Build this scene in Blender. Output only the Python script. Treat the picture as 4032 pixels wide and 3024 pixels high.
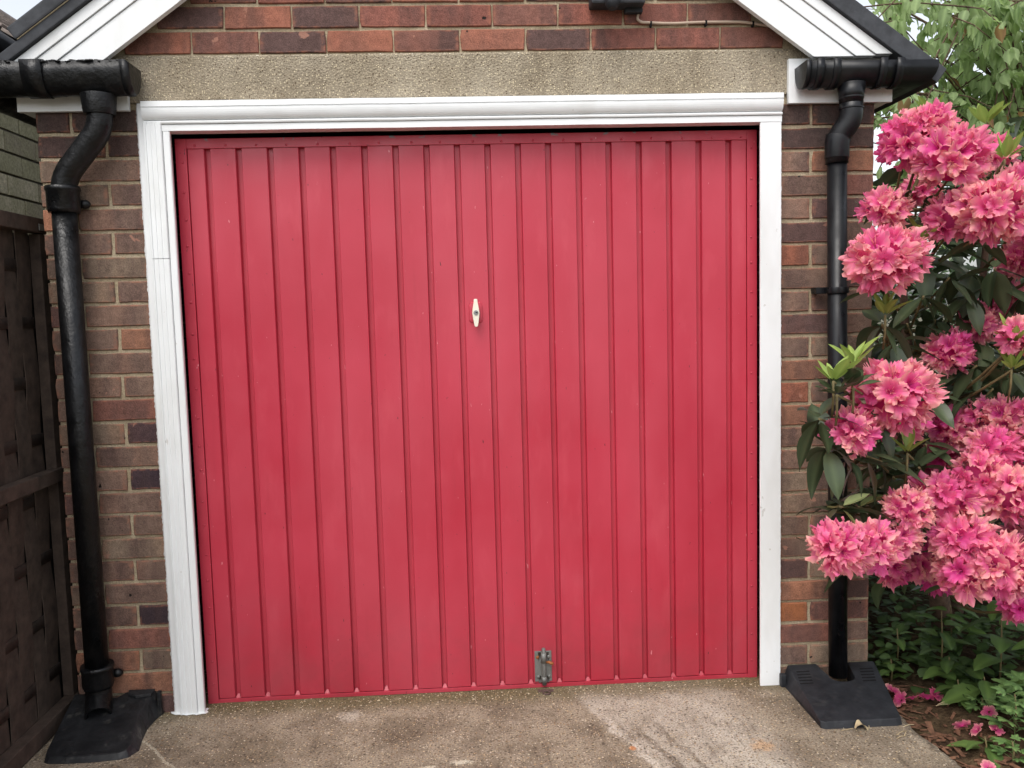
import bpy, bmesh, math, random
from mathutils import Vector, Matrix, Euler, noise
for o in list(bpy.data.objects): bpy.data.objects.remove(o)
SC = bpy.context.scene
COL = SC.collection
rnd = random.Random(11)

# ------------------------------------------------------------------ camera
cd = bpy.data.cameras.new('camera'); cam = bpy.data.objects.new('camera', cd); COL.objects.link(cam)
cd.sensor_fit = 'HORIZONTAL'; cd.sensor_width = 36.0; cd.lens = 29.116
cd.clip_start = 0.05; cd.clip_end = 2000
_r = Vector((0.99834814, -0.05109037, -0.02628248)); _u = Vector((0.03057903, 0.0852213, 0.99589269)); _f = Vector((0.0486407, 0.99505131, -0.08664282))
m = Matrix((( _r.x, _u.x, -_f.x, 0.98618), (_r.y, _u.y, -_f.y, -2.88951), (_r.z, _u.z, -_f.z, 1.38333), (0, 0, 0, 1)))
cam.matrix_world = m
SC.camera = cam
CAM = Vector((0.98618, -2.88951, 1.38333))
# ------------------------------------------------------------------ sky, sun, exposure (bright overcast)
SUN_EL, SUN_ROT = math.radians(58), math.radians(205)
wd = bpy.data.worlds.new('World'); SC.world = wd; wd.use_nodes = True
nt = wd.node_tree; nt.nodes.clear()
sky = nt.nodes.new('ShaderNodeTexSky'); sky.sky_type = 'NISHITA'; sky.sun_disc = False
sky.sun_elevation = SUN_EL; sky.sun_rotation = SUN_ROT; sky.air_density = 1.0; sky.dust_density = 3.0; sky.ozone_density = 1.0
hs = nt.nodes.new('ShaderNodeHueSaturation'); hs.inputs['Saturation'].default_value = 0.30; hs.inputs['Value'].default_value = 1.35
bg = nt.nodes.new('ShaderNodeBackground'); bg.inputs['Strength'].default_value = 0.15
wo = nt.nodes.new('ShaderNodeOutputWorld')
nt.links.new(sky.outputs[0], hs.inputs['Color']); nt.links.new(hs.outputs[0], bg.inputs[0]); nt.links.new(bg.outputs[0], wo.inputs[0])
sl = bpy.data.lights.new('sun', 'SUN'); sl.energy = 0.8; sl.angle = math.radians(35); sl.color = (1, 0.96, 0.9)
so = bpy.data.objects.new('sun', sl); COL.objects.link(so)
# the sky's sun_rotation turns clockwise from +Y
sd = Vector((math.sin(SUN_ROT) * math.cos(SUN_EL), math.cos(SUN_ROT) * math.cos(SUN_EL), math.sin(SUN_EL)))
so.rotation_euler = sd.to_track_quat('Z', 'Y').to_euler()
so.location = (0, -6, 8)
vs = SC.view_settings
vs.view_transform = 'Standard'; vs.look = 'None'; vs.gamma = 1.0; vs.use_curve_mapping = False; vs.exposure = 0.50
SC.render.engine = 'CYCLES'
SC.cycles.max_bounces = 4; SC.cycles.diffuse_bounces = 3; SC.cycles.glossy_bounces = 2; SC.cycles.transmission_bounces = 3; SC.cycles.transparent_max_bounces = 8

# ------------------------------------------------------------------ helpers
def lin(r, g, b):
    f = lambda c: (c / 255 / 12.92) if c <= 10 else ((c / 255 + .055) / 1.055) ** 2.4
    return (f(r), f(g), f(b), 1.0)

class N:
    """tiny node-graph builder"""
    def __init__(s, name, rough=.7, spec=.5):
        s.m = bpy.data.materials.new(name); s.m.use_nodes = True
        s.t = s.m.node_tree; s.b = s.t.nodes['Principled BSDF']
        s.out = s.t.nodes['Material Output']
        s.b.inputs['Roughness'].default_value = rough
        s.b.inputs['Specular IOR Level'].default_value = spec
        g = s.t.nodes.new('ShaderNodeNewGeometry'); s.pos = g.outputs['Position']
    def n(s, t): return s.t.nodes.new(t)
    def l(s, a, b): s.t.links.new(a, b)
    def put(s, sock, v):
        if isinstance(v, bpy.types.NodeSocket): s.l(v, sock)
        else: sock.default_value = v
    def oi(s, what='Color'): return s.n('ShaderNodeObjectInfo').outputs[what]
    def attr(s, name): 
        a = s.n('ShaderNodeAttribute'); a.attribute_name = name; return a.outputs['Fac']
    def scale(s, v, sc):
        m = s.n('ShaderNodeMapping'); s.l(v, m.inputs['Vector']); m.inputs['Scale'].default_value = sc; return m.outputs[0]
    def addv(s, a, b):
        m = s.n('ShaderNodeVectorMath'); m.operation = 'ADD'; s.put(m.inputs[0], a); s.put(m.inputs[1], b); return m.outputs[0]
    def noise(s, sc, det=3, ro=.55, vec=None, out='Fac', dist=0):
        x = s.n('ShaderNodeTexNoise'); s.l(vec if vec is not None else s.pos, x.inputs['Vector'])
        x.inputs['Scale'].default_value = sc; x.inputs['Detail'].default_value = min(det, 3); x.inputs['Roughness'].default_value = ro; x.inputs['Distortion'].default_value = dist
        return x.outputs[out]
    def vor(s, sc, vec=None, out='Distance', feat='F1', rand=1):
        x = s.n('ShaderNodeTexVoronoi'); s.l(vec if vec is not None else s.pos, x.inputs['Vector'])
        x.feature = feat; x.inputs['Scale'].default_value = sc; x.inputs['Randomness'].default_value = rand
        return x.outputs[out]
    def ramp(s, f, st, interp='LINEAR'):
        r = s.n('ShaderNodeValToRGB'); s.l(f, r.inputs[0]); e = r.color_ramp.elements; r.color_ramp.interpolation = interp
        while len(e) < len(st): e.new(.5)
        for k, (p, c) in enumerate(st):
            e[k].position = p; e[k].color = c if isinstance(c, tuple) else (c, c, c, 1)
        return r.outputs[0]
    def mix(s, f, a, b, mode='MIX'):
        x = s.n('ShaderNodeMix'); x.data_type = 'RGBA'; x.blend_type = mode
        s.put(x.inputs[0], f); s.put(x.inputs[6], a); s.put(x.inputs[7], b); return x.outputs[2]
    def math(s, op, a, b=0.0, clamp=False):
        x = s.n('ShaderNodeMath'); x.operation = op; x.use_clamp = clamp
        s.put(x.inputs[0], a); s.put(x.inputs[1], b); return x.outputs[0]
    def mr(s, v, a, b, c=0., d=1., smooth=True):
        x = s.n('ShaderNodeMapRange'); x.interpolation_type = 'SMOOTHSTEP' if smooth else 'LINEAR'
        s.put(x.inputs[0], v)
        for i, q in enumerate((a, b, c, d)): s.put(x.inputs[i + 1], q)
        return x.outputs[0]
    def xyz(s, v=None):
        x = s.n('ShaderNodeSeparateXYZ'); s.l(v if v is not None else s.pos, x.inputs[0]); return x.outputs
    def bump(s, h, st=.3, dist=.002):
        x = s.n('ShaderNodeBump'); x.inputs['Strength'].default_value = st; x.inputs['Distance'].default_value = dist
        s.l(h, x.inputs['Height']); s.l(x.outputs[0], s.b.inputs['Normal'])
    def col(s, c): s.put(s.b.inputs['Base Color'], c)
    def rough(s, c): s.put(s.b.inputs['Roughness'], c)
    def translucent(s, c, f):
        t = s.n('ShaderNodeBsdfTranslucent'); s.put(t.inputs[0], c)
        x = s.n('ShaderNodeMixShader'); x.inputs[0].default_value = f
        s.l(s.b.outputs[0], x.inputs[1]); s.l(t.outputs[0], x.inputs[2]); s.l(x.outputs[0], s.out.inputs['Surface'])

class MB:
    """mesh builder"""
    def __init__(s): s.v = []; s.f = []; s.sm = []; s.at = []
    def add(s, vs, fs, sm=False, at=None):
        o = len(s.v); s.v += [tuple(p) for p in vs]; s.f += [tuple(i + o for i in f) for f in fs]; s.sm += [sm] * len(fs)
        s.at += (at if at is not None else [0.0] * len(vs))
    def box(s, x0, x1, y0, y1, z0, z1):
        s.add([(x0,y0,z0),(x1,y0,z0),(x1,y1,z0),(x0,y1,z0),(x0,y0,z1),(x1,y0,z1),(x1,y1,z1),(x0,y1,z1)],
              [(0,3,2,1),(4,5,6,7),(0,1,5,4),(1,2,6,5),(2,3,7,6),(3,0,4,7)])
    def loft(s, rings, close=True, capa=True, capb=True, sm=True):
        n = len(rings[0]); V = [p for r in rings for p in r]; F = []
        for k in range(len(rings) - 1):
            for i in range(n if close else n - 1):
                j = (i + 1) % n
                F.append((k*n+i, k*n+j, (k+1)*n+j, (k+1)*n+i))
        s.add(V, F, sm)
        o = len(s.v) - len(V)
        if capa: s.f.append(tuple(o + i for i in range(n))[::-1]); s.sm.append(False)
        if capb: s.f.append(tuple(o + (len(rings)-1)*n + i for i in range(n))); s.sm.append(False)
    def tube(s, path, rad, n=16, caps=True, sm=True):
        P = [Vector(p) for p in path]; R = rad if isinstance(rad, (list, tuple)) else [rad] * len(P)
        rings = []; up = None
        for k, p in enumerate(P):
            a = P[max(k-1,0)]; b = P[min(k+1,len(P)-1)]; t = (b - a)
            t = t.normalized() if t.length > 1e-9 else Vector((0,0,1))
            if up is None: up = t.orthogonal().normalized()
            up = (up - t * up.dot(t)); up = up.normalized() if up.length > 1e-6 else t.orthogonal().normalized()
            w = t.cross(up)
            rings.append([p + (up*math.cos(2*math.pi*i/n) + w*math.sin(2*math.pi*i/n)) * R[k] for i in range(n)])
        s.loft(rings, True, caps, caps, sm)
    def prism(s, poly, axis, a, b):
        """poly of 2D points extruded along axis; axis 'y': poly=(x,z), 'x': poly=(y,z), 'z': poly=(x,y)"""
        def P(p, t): return {'y': (p[0], t, p[1]), 'x': (t, p[0], p[1]), 'z': (p[0], p[1], t)}[axis]
        s.loft([[P(p, a) for p in poly], [P(p, b) for p in poly]], True, True, True, False)
    def sphere(s, c, r, n=10, m_=6, sc=(1,1,1)):
        rings = []
        for k in range(m_ + 1):
            th = math.pi * k / m_
            rings.append([(c[0]+r*sc[0]*max(math.sin(th),1e-3)*math.cos(2*math.pi*i/n), c[1]+r*sc[1]*max(math.sin(th),1e-3)*math.sin(2*math.pi*i/n), c[2]-r*sc[2]*math.cos(th)) for i in range(n)])
        s.loft(rings)
    def mesh(s, name, bevel=0, fix=True):
        me = bpy.data.meshes.new(name); me.from_pydata(s.v, [], s.f); me.polygons.foreach_set('use_smooth', s.sm)
        if any(s.at):
            a = me.attributes.new('rad', 'FLOAT', 'POINT'); a.data.foreach_set('value', s.at)
        if fix or bevel:
            b = bmesh.new(); b.from_mesh(me)
            if fix: bmesh.ops.recalc_face_normals(b, faces=b.faces)
            if bevel: 
                ed = [e for e in b.edges if len(e.link_faces) == 2 and e.calc_face_angle(0) > .5]
                bmesh.ops.bevel(b, geom=ed, offset=bevel, segments=2, profile=.6, affect='EDGES', clamp_overlap=True)
            b.to_mesh(me); b.free()
        me.update(); return me
    def build(s, name, mat, parent=None, bevel=0, fix=True):
        return link(name, s.mesh(name, bevel, fix), mat, parent)

def link(name, me, mat=None, parent=None, M=None):
    if mat is not None and not me.materials: me.materials.append(mat)
    o = bpy.data.objects.new(name, me); COL.objects.link(o)
    if parent is not None:
        o.parent = parent
        if parent.type == 'EMPTY' and parent.parent is None: o.matrix_parent_inverse = Matrix.Translation(-parent.location)
    if M is not None:
        o.location, rq, o.scale = M.decompose(); o.rotation_mode = 'QUATERNION'; o.rotation_quaternion = rq
    return o
def thing(name, label, cat, loc=(0,0,0), group=None):
    o = bpy.data.objects.new(name, None); COL.objects.link(o); o.location = loc; o.empty_display_size = .1
    return tag(o, label, cat, group)
def tag(o, label, cat, group=None, kind=None):
    o['label'] = label
    if cat: o['category'] = cat
    if group: o['group'] = group
    if kind: o['kind'] = kind
    return o
def struct(o): o['kind'] = 'structure'; return o
def nz(p, sc=1.0): return noise.noise(Vector(p) * sc)

# ------------------------------------------------------------------ materials
def m_brick():
    n = N('brick_clay', .85, .25); c = n.oi('Color')
    v = n.addv(n.pos, n.n('ShaderNodeObjectInfo').outputs['Location'])
    band = n.noise(7, 3, .6, n.scale(v, (1.3, .5, .35)))
    dark = n.mix(n.ramp(band, [(.40, 0), (.66, .78)]), c, lin(84, 64, 60))
    hot = n.mix(n.ramp(n.noise(6, 2, .5, n.scale(n.addv(v, (3.1, 0, 1.7)), (1.4, .5, .4))), [(.50, 0), (.66, .6)]), dark, n.mix(1.0, c, (1.45, 1.3, 1.2, 1), 'MULTIPLY'))
    g = n.noise(260, 2, .6); g2 = n.noise(45, 4, .65)
    k = n.mix(.75, hot, n.ramp(g, [(.28, .55), (.5, 1.0), (.72, 1.4)]), 'MULTIPLY')
    k = n.mix(.65, k, n.ramp(g2, [(.25, .6), (.5, 1.0), (.75, 1.35)]), 'MULTIPLY')
    sp = n.ramp(n.noise(15, 3, .5, v, dist=.4), [(.70, 0), (.715, 1)]); k = n.mix(n.math('MULTIPLY', sp, .7), k, lin(168, 122, 104))
    ed = n.math('MULTIPLY', n.mr(n.attr('rad'), .84, .98), n.ramp(n.noise(38, 3, .7), [(.42, 0), (.62, .8)])); k = n.mix(ed, k, n.mix(.5, c, lin(178, 116, 90)))
    pit = n.ramp(n.noise(34, 2, .4, n.addv(v, (5, 2, 8))), [(.245, 1), (.265, 0)]); k = n.mix(pit, k, lin(34, 28, 26))
    sand = n.ramp(n.vor(190, out='Distance'), [(.06, .6), (.11, 0)]); k = n.mix(n.math('MULTIPLY', sand, .35), k, lin(190, 160, 130))
    n.col(k); n.bump(n.math('ADD', n.math('MULTIPLY', g, .6), n.math('ADD', g2, n.math('MULTIPLY', pit, -1.5))), .65, .003)
    return n.m
def m_mortar():
    n = N('lime_mortar', .95, .15)
    g = n.noise(220, 3, .7); w = n.noise(9, 3, .6)
    k = n.mix(n.ramp(w, [(.35, 0), (.7, 1)]), lin(160, 144, 118), lin(190, 176, 150))
    k = n.mix(.8, k, n.ramp(g, [(.3, .6), (.5, 1.), (.7, 1.3)]), 'MULTIPLY')
    n.col(k); n.bump(g, .8, .004); return n.m
def m_lintel():
    n = N('exposed_aggregate_lintel', .9, .2)
    w = n.noise(3.5, 3, .55); k = n.mix(n.ramp(w, [(.35, 0), (.65, 1)]), lin(146, 134, 114), lin(166, 155, 136))
    fine = n.noise(190, 3, .7); k = n.mix(.9, k, n.ramp(fine, [(.3, .6), (.5, 1.), (.7, 1.4)]), 'MULTIPLY')
    stn_ = n.ramp(n.noise(5, 3, .6, n.scale(n.pos, (2.2, 1, .35))), [(.50, 0), (.72, 1)]); k = n.mix(n.math('MULTIPLY', stn_, .38), k, lin(104, 92, 76))
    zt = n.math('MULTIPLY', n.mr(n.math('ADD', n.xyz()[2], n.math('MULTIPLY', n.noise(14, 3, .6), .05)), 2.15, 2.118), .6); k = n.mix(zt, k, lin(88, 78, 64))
    cc = n.vor(150, out='Color'); dd = n.vor(150, out='Distance')
    sx = n.xyz(cc)[0]
    st = n.math('MULTIPLY', n.mr(sx, .72, .8), n.mr(dd, .42, .25)); k = n.mix(st, k, lin(205, 190, 160))
    st2 = n.math('MULTIPLY', n.mr(sx, .17, .1), n.mr(dd, .42, .25)); k = n.mix(st2, k, lin(92, 76, 60))
    st3 = n.math('MULTIPLY', n.mr(n.xyz(cc)[1], .94, .96), n.mr(dd, .5, .3)); k = n.mix(st3, k, lin(232, 224, 205))
    n.col(k); n.bump(n.math('ADD', fine, n.math('MULTIPLY', dd, -1.2)), .7, .004); return n.m
def m_white(name='white_gloss_paint', dirt=.25, flake=False):
    n = N(name, .38, .5)
    w = n.noise(6, 4, .65, n.scale(n.pos, (1, 1, .35)))
    k = n.mix(n.math('MULTIPLY', n.ramp(w, [(.5, 0), (.8, 1)]), dirt), lin(236, 238, 238), lin(190, 187, 178))
    s = n.ramp(n.noise(38, 3, .6), [(.73, 0), (.76, .55)]); k = n.mix(s, k, lin(190, 186, 176))
    pk = n.ramp(n.noise(24, 5, .7, n.scale(n.pos, (1, 1, .5))), [(.715, 0), (.725, 1)]) if flake else None
    if flake: k = n.mix(n.math('MULTIPLY', pk, .35), k, lin(168, 160, 150))
    n.col(k); h = n.noise(55, 4, .6, n.scale(n.pos, (1, 1, .12)))
    n.bump(n.math('ADD', h, n.math('MULTIPLY', pk, -.8)) if flake else h, .28, .002)
    n.rough(n.ramp(n.noise(18, 3, .6), [(.3, .28), (.7, .5)])); return n.m
def m_red():
    n = N('red_door_paint', .42, .6)
    x = n.xyz(); w = n.noise(2.2, 4, .6); f = n.noise(14, 4, .65, n.scale(n.pos, (1, 1, .3)))
    k = n.mix(n.ramp(w, [(.3, 0), (.7, 1)]), lin(175, 35, 56), lin(187, 46, 68))
    k = n.mix(n.math('MULTIPLY', n.ramp(f, [(.55, 0), (.75, 1)]), .18), k, lin(214, 92, 104))
    # grime at the foot, carried higher as painted shade; stray marks
    grime_shade = n.math('MULTIPLY', n.mr(x[2], .55, .0), n.ramp(n.noise(7, 4, .7), [(.25, .25), (.7, 1)])); k = n.mix(n.math('MULTIPLY', grime_shade, .6), k, lin(128, 42, 48))
    dk = n.ramp(n.noise(55, 2, .5), [(.735, 0), (.75, 1)]); k = n.mix(n.math('MULTIPLY', dk, .6), k, lin(120, 26, 36))
    lt = n.ramp(n.noise(75, 2, .5, n.scale(n.addv(n.pos, (4, 4, 4)), (1, 1, .4))), [(.75, 0), (.765, 1)]); k = n.mix(n.math('MULTIPLY', lt, .6), k, lin(228, 160, 165))
    fade = n.ramp(n.noise(1.6, 3, .6, n.scale(n.addv(n.pos, (7, 0, 2)), (1.6, 1, .5))), [(.42, 0), (.66, 1)]); k = n.mix(n.math('MULTIPLY', fade, .30), k, lin(204, 84, 100))
    drip = n.ramp(n.noise(26, 3, .5, n.scale(n.addv(n.pos, (1, 0, 9)), (1, 1, .07))), [(.66, 0), (.76, 1)]); k = n.mix(n.math('MULTIPLY', drip, .10), k, lin(136, 30, 42))
    nick = n.ramp(n.noise(70, 2, .5, n.scale(n.addv(n.pos, (11, 0, 3)), (1.6, 1, .45))), [(.765, 0), (.775, 1)]); k = n.mix(nick, k, lin(58, 20, 24))
    chip = n.math('MULTIPLY', n.mr(x[2], 1.988, 1.999), n.ramp(n.noise(22, 3, .6), [(.60, 0), (.62, 1)])); k = n.mix(chip, k, lin(96, 122, 124))
    n.col(k); n.rough(n.ramp(n.noise(7, 4, .6), [(.3, .34), (.7, .56)]))
    n.bump(n.math('ADD', n.noise(320, 2, .5), n.math('ADD', n.math('MULTIPLY', n.noise(4, 2, .5), 4.0), n.math('MULTIPLY', n.noise(40, 2, .5, n.scale(n.pos, (1, 1, .15))), .7))), .16, .002); return n.m
def m_black(name='black_gloss_paint', rough=.32, lump=.3, tone=(22, 23, 26), dust=0.0):
    n = N(name, rough, .5)
    w = n.noise(26, 4, .65); k = n.mix(n.ramp(w, [(.4, 0), (.75, 1)]), lin(*tone), lin(tone[0]+14, tone[1]+14, tone[2]+14))
    if dust:
        d = n.ramp(n.noise(16, 5, .7), [(.56, 0), (.74, 1)]); k = n.mix(n.math('MULTIPLY', d, dust), k, lin(120, 116, 108))
    n.col(k); n.b.inputs['Specular IOR Level'].default_value = .38; n.rough(n.ramp(n.noise(12, 4, .6), [(.3, rough-.08), (.75, rough+.2)])); n.bump(n.math('ADD', w, n.math('MULTIPLY', n.noise(90, 3, .6), .5)), lump, .006); return n.m
def m_plain(name, c, rough=.6, var=.25, sc=20, bump=.2, spec=.4, metal=0):
    n = N(name, rough, spec); w = n.noise(sc, 5, .65)
    n.col(n.mix(var * 2, c, n.ramp(w, [(.25, .5), (.5, 1.), (.75, 1.5)]), 'MULTIPLY')); n.bump(w, bump, .003)
    n.b.inputs['Metallic'].default_value = metal; return n.m
def m_concrete():
    n = N('weathered_concrete', .9, .25); X = n.xyz()
    w = n.noise(2.6, 5, .62); w2 = n.noise(11, 4, .65)
    k = n.mix(n.ramp(n.noise(4.5, 5, .7), [(.36, 0), (.64, 1)]), lin(118, 106, 90), lin(154, 142, 123))
    # scoured pale grey wedge fanning out from the door on the right
    warp = n.math('MULTIPLY', n.math('SUBTRACT', n.noise(14, 4, .65), .5), .07)
    xx = n.math('ADD', X[0], warp)
    a0 = n.math('SUBTRACT', xx, n.math('MULTIPLY', X[1], -.37)); 
    lo = n.mr(a0, 1.29, 1.33); b0 = n.math('SUBTRACT', xx, n.math('MULTIPLY', X[1], -.12)); hi = n.mr(b0, 1.93, 1.80)
    pale = n.math('MULTIPLY', n.math('MULTIPLY', lo, hi), n.ramp(n.noise(5, 5, .7), [(.28, .55), (.5, 1)]))
    k = n.mix(n.math('MULTIPLY', pale, .85), k, n.mix(n.ramp(w2, [(.35, 0), (.7, 1)]), lin(164, 155, 140), lin(190, 182, 168)))
    def spot(k, cx, cy, r, c, a, sy=1.0):
        dx = n.math('SUBTRACT', X[0], cx); dy = n.math('MULTIPLY', n.math('SUBTRACT', X[1], cy), sy)
        d = n.math('SQRT', n.math('ADD', n.math('MULTIPLY', dx, dx), n.math('MULTIPLY', dy, dy)))
        d = n.math('ADD', d, n.math('MULTIPLY', n.math('SUBTRACT', n.noise(38, 3, .7), .5), r*1.6))
        return n.mix(n.math('MULTIPLY', n.mr(d, r, r*.45), a), k, c)
    def streak(k, c0, w, y0, c, a):
        u = n.math('ABSOLUTE', n.math('SUBTRACT', n.math('ADD', a0, n.math('MULTIPLY', n.math('SUBTRACT', n.noise(9, 3, .6), .5), .06)), c0))
        return n.mix(n.math('MULTIPLY', n.math('MULTIPLY', n.mr(u, w, w*.5), n.mr(X[1], y0, y0-.12)), n.math('MULTIPLY', n.ramp(n.noise(24, 3, .7), [(.34, .2), (.6, 1)]), a)), k, c)
    k = streak(k, 1.385, .022, -.20, lin(92, 80, 66), .8); k = streak(k, 1.465, .016, -.16, lin(98, 86, 70), .7)
    k = streak(k, 1.325, .018, -.10, lin(196, 188, 174), .7); k = streak(k, 1.62, .05, -.30, lin(196, 188, 172), .5)
    k = spot(k, 1.866, -.426, .045, lin(190, 146, 96), .5); k = spot(k, 1.459, -.401, .014, lin(190, 120, 66), .8); k = spot(k, .531, -.097, .05, lin(196, 188, 172), .55)
    k = spot(k, .92, -.432, .05, lin(196, 190, 170), .9, 3.2); k = spot(k, .82, -.452, .035, lin(196, 190, 170), .8, 3.0); k = spot(k, .36, -.43, .035, lin(186, 180, 160), .6, 2.0); k = spot(k, .70, -.20, .12, lin(88, 76, 60), .45); k = spot(k, .25, -.30, .14, lin(92, 80, 62), .4)
    ck = n.math('ABSOLUTE', n.math('ADD', n.math('SUBTRACT', X[1], -.238), n.math('ADD', n.math('MULTIPLY', n.math('SUBTRACT', X[0], -.10), 1.14), n.math('MULTIPLY', n.math('SUBTRACT', n.noise(16, 3, .6), .5), .05))))
    k = n.mix(n.math('MULTIPLY', n.math('MULTIPLY', n.mr(ck, .010, .004), n.mr(X[0], .05, .03)), n.mr(X[0], -.16, -.13)), k, lin(176, 168, 148))
    # darker tyre/water streaks running towards the drive
    st = n.noise(9, 4, .6, n.scale(n.addv(n.pos, (0, 0, 0)), (2.2, .55, 1)))
    k = n.mix(n.math('MULTIPLY', n.ramp(st, [(.56, 0), (.68, 1)]), n.math('MULTIPLY', n.mr(X[1], -.12, -.3), .55)), k, lin(88, 76, 62))
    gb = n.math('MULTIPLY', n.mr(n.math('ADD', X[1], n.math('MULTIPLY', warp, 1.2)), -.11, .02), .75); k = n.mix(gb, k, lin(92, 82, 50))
    wear = n.ramp(n.noise(4, 6, .72, n.addv(n.pos, (9, 3, 0))), [(.62, 0), (.70, 1)]); k = n.mix(n.math('MULTIPLY', wear, .5), k, lin(176, 164, 146))
    org = n.ramp(n.noise(5.5, 4, .6, n.addv(n.pos, (2.6, 1.9, 0))), [(.72, 0), (.78, 1)]); k = n.mix(n.math('MULTIPLY', org, .5), k, lin(186, 128, 76))
    fine = n.noise(150, 4, .75); k = n.mix(.95, k, n.ramp(fine, [(.3, .5), (.5, 1.), (.7, 1.5)]), 'MULTIPLY')
    for sc, thr, size in ((95, .74, .36), (55, .90, .3), (150, .62, .4)):
        cc = n.vor(sc, out='Color'); dd = n.vor(sc, out='Distance'); c3 = n.xyz(cc)
        stn = n.ramp(c3[1], [(0, lin(202, 182, 146)), (.35, lin(168, 140, 104)), (.6, lin(212, 200, 180)), (.8, lin(128, 100, 74)), (1, lin(186, 142, 92))], 'CONSTANT')
        k = n.mix(n.math('MULTIPLY', n.math('MULTIPLY', n.mr(c3[0], thr, thr+.04), n.mr(dd, size, size-.12)), .85), k, stn)
        dkk = n.math('MULTIPLY', n.mr(c3[2], .80, .84), n.mr(dd, size, size-.12)); k = n.mix(n.math('MULTIPLY', dkk, .6), k, lin(62, 50, 40))
    n.col(k)
    n.bump(n.math('ADD', fine, n.math('MULTIPLY', n.noise(30, 3, .6), .8)), .8, .006); return n.m
def m_soil():
    n = N('garden_soil', .95, .1); w = n.noise(40, 5, .7)
    n.col(n.mix(.9, n.mix(n.ramp(n.noise(5, 3), [(.4, 0), (.6, 1)]), lin(64, 50, 38), lin(84, 70, 52)), n.ramp(w, [(.3, .4), (.5, 1.), (.7, 1.6)]), 'MULTIPLY')); n.bump(w, 1., .012); return n.m
def m_leaf(name, c0, c1, rough=.45, tr=.3, trc=None, vein=True):
    n = N(name, rough, .45); r = n.oi('Random')
    w = n.noise(14, 3, .6)
    f = n.math('ADD', n.math('MULTIPLY', r, .6), n.math('MULTIPLY', w, .5))
    k = n.mix(n.ramp(f, [(.2, 0), (.85, 1)]), c0, c1)
    k = n.mix(n.math('MULTIPLY', n.attr('rad'), .35), k, tuple(min(1, q * 1.9) for q in c1[:3]) + (1,)) if vein else k
    n.col(k); n.translucent(n.mix(.5, k, trc or c1), tr); n.bump(n.noise(120, 2, .5), .2, .001); return n.m
def m_petal():
    n = N('rhododendron_petal', .55, .3); c = n.oi('Color'); a = n.attr('rad')
    deep = n.mix(.4, c, lin(222, 40, 152)); edge = n.mix(n.ramp(n.noise(9, 2, .5), [(.38, .15), (.6, .95)]), c, lin(255, 198, 182))
    k = n.mix(n.ramp(a, [(.1, 0), (.6, .35), (.98, 1)]), deep, edge)
    fl = n.ramp(n.noise(160, 2, .5), [(.66, 0), (.70, 1)]); k = n.mix(n.math('MULTIPLY', n.math('MULTIPLY', fl, n.mr(a, .75, .4)), .5), k, lin(150, 20, 50))
    k = n.mix(.5, k, n.ramp(n.noise(30, 3, .6), [(.3, .75), (.5, 1.), (.7, 1.2)]), 'MULTIPLY')
    n.col(k); n.translucent(n.mix(.3, k, lin(255, 110, 165)), .45); return n.m
M = dict(brick=m_brick(), mortar=m_mortar(), lintel=m_lintel(), white=m_white(), white_old=m_white('white_brushed_paint', .4, True), red=m_red(),
    iron=m_black('black_painted_cast_iron', .34, .5, (8, 9, 11), .05), plastic=m_black('black_plastic', .33, .06, (12, 13, 16)), matte=m_black('black_moulded_plastic', .55, .12, (34, 36, 40), .12),
    cover=m_black('old_black_plastic', .5, .25, (22, 23, 25), .35), concrete=m_concrete(), soil=m_soil(),
    tile=m_plain('grey_concrete_tile', lin(62, 64, 68), .8, .35, 24, .5), tile2=m_plain('weathered_plain_tile', lin(140, 128, 120), .9, .4, 30, .6),
    fence=m_plain('brown_stained_timber', lin(68, 56, 48), .8, .5, 22, .5), grey=m_plain('grey_galvanised_steel', lin(118, 118, 114), .5, .25, 40, .2, .5, .35),
    rust=m_plain('rusty_brass', lin(140, 82, 40), .6, .4, 90, .4), ivory=m_plain('ivory_enamel', lin(232, 226, 208), .35, .06, 30, .05), lock=m_plain('lock_steel', lin(150, 150, 150), .35, .1, 60, .05, .5, .8),
    dark=m_plain('dark_void', lin(10, 10, 11), .9, .1, 20, .1), cable=m_plain('cream_cable', lin(176, 156, 138), .5, .1, 40, .05), iron_rust=m_plain('rusted_iron', lin(86, 66, 60), .75, .35, 80, .5),
    bark=m_plain('brown_bark', lin(94, 74, 60), .9, .5, 40, .8), twig=m_plain('green_brown_twig', lin(112, 100, 66), .7, .3, 60, .3), chip=m_plain('bark_chip', lin(112, 80, 60), .9, .6, 60, .6), straw=m_plain('dry_straw', lin(190, 172, 136), .8, .2, 60, .2),
    leaf=m_leaf('rhododendron_leaf', lin(52, 66, 44), lin(78, 90, 62), .38, .15), young=m_leaf('young_rhododendron_leaf', lin(120, 146, 66), lin(156, 180, 92), .45, .35), pale=m_leaf('pale_leaf_underside', lin(150, 164, 104), lin(180, 190, 130), .5, .35),
    cherry=m_leaf('cherry_leaf', lin(112, 134, 92), lin(166, 186, 130), .55, .5, lin(172, 204, 118)), bronze=m_leaf('bronze_young_leaf', lin(140, 92, 62), lin(150, 130, 80), .45, .4), hedge=m_leaf('hedge_leaf', lin(50, 72, 40), lin(84, 108, 60), .5, .25),
    weed=m_leaf('weed_leaf', lin(66, 92, 44), lin(96, 122, 60), .55, .25), weed2=m_leaf('fern_green_leaf', lin(92, 124, 70), lin(124, 154, 90), .55, .3), cover_leaf=m_leaf('ground_cover_leaf', lin(48, 70, 38), lin(78, 100, 54), .55, .25), petal=m_petal(), algae=None)
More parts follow.
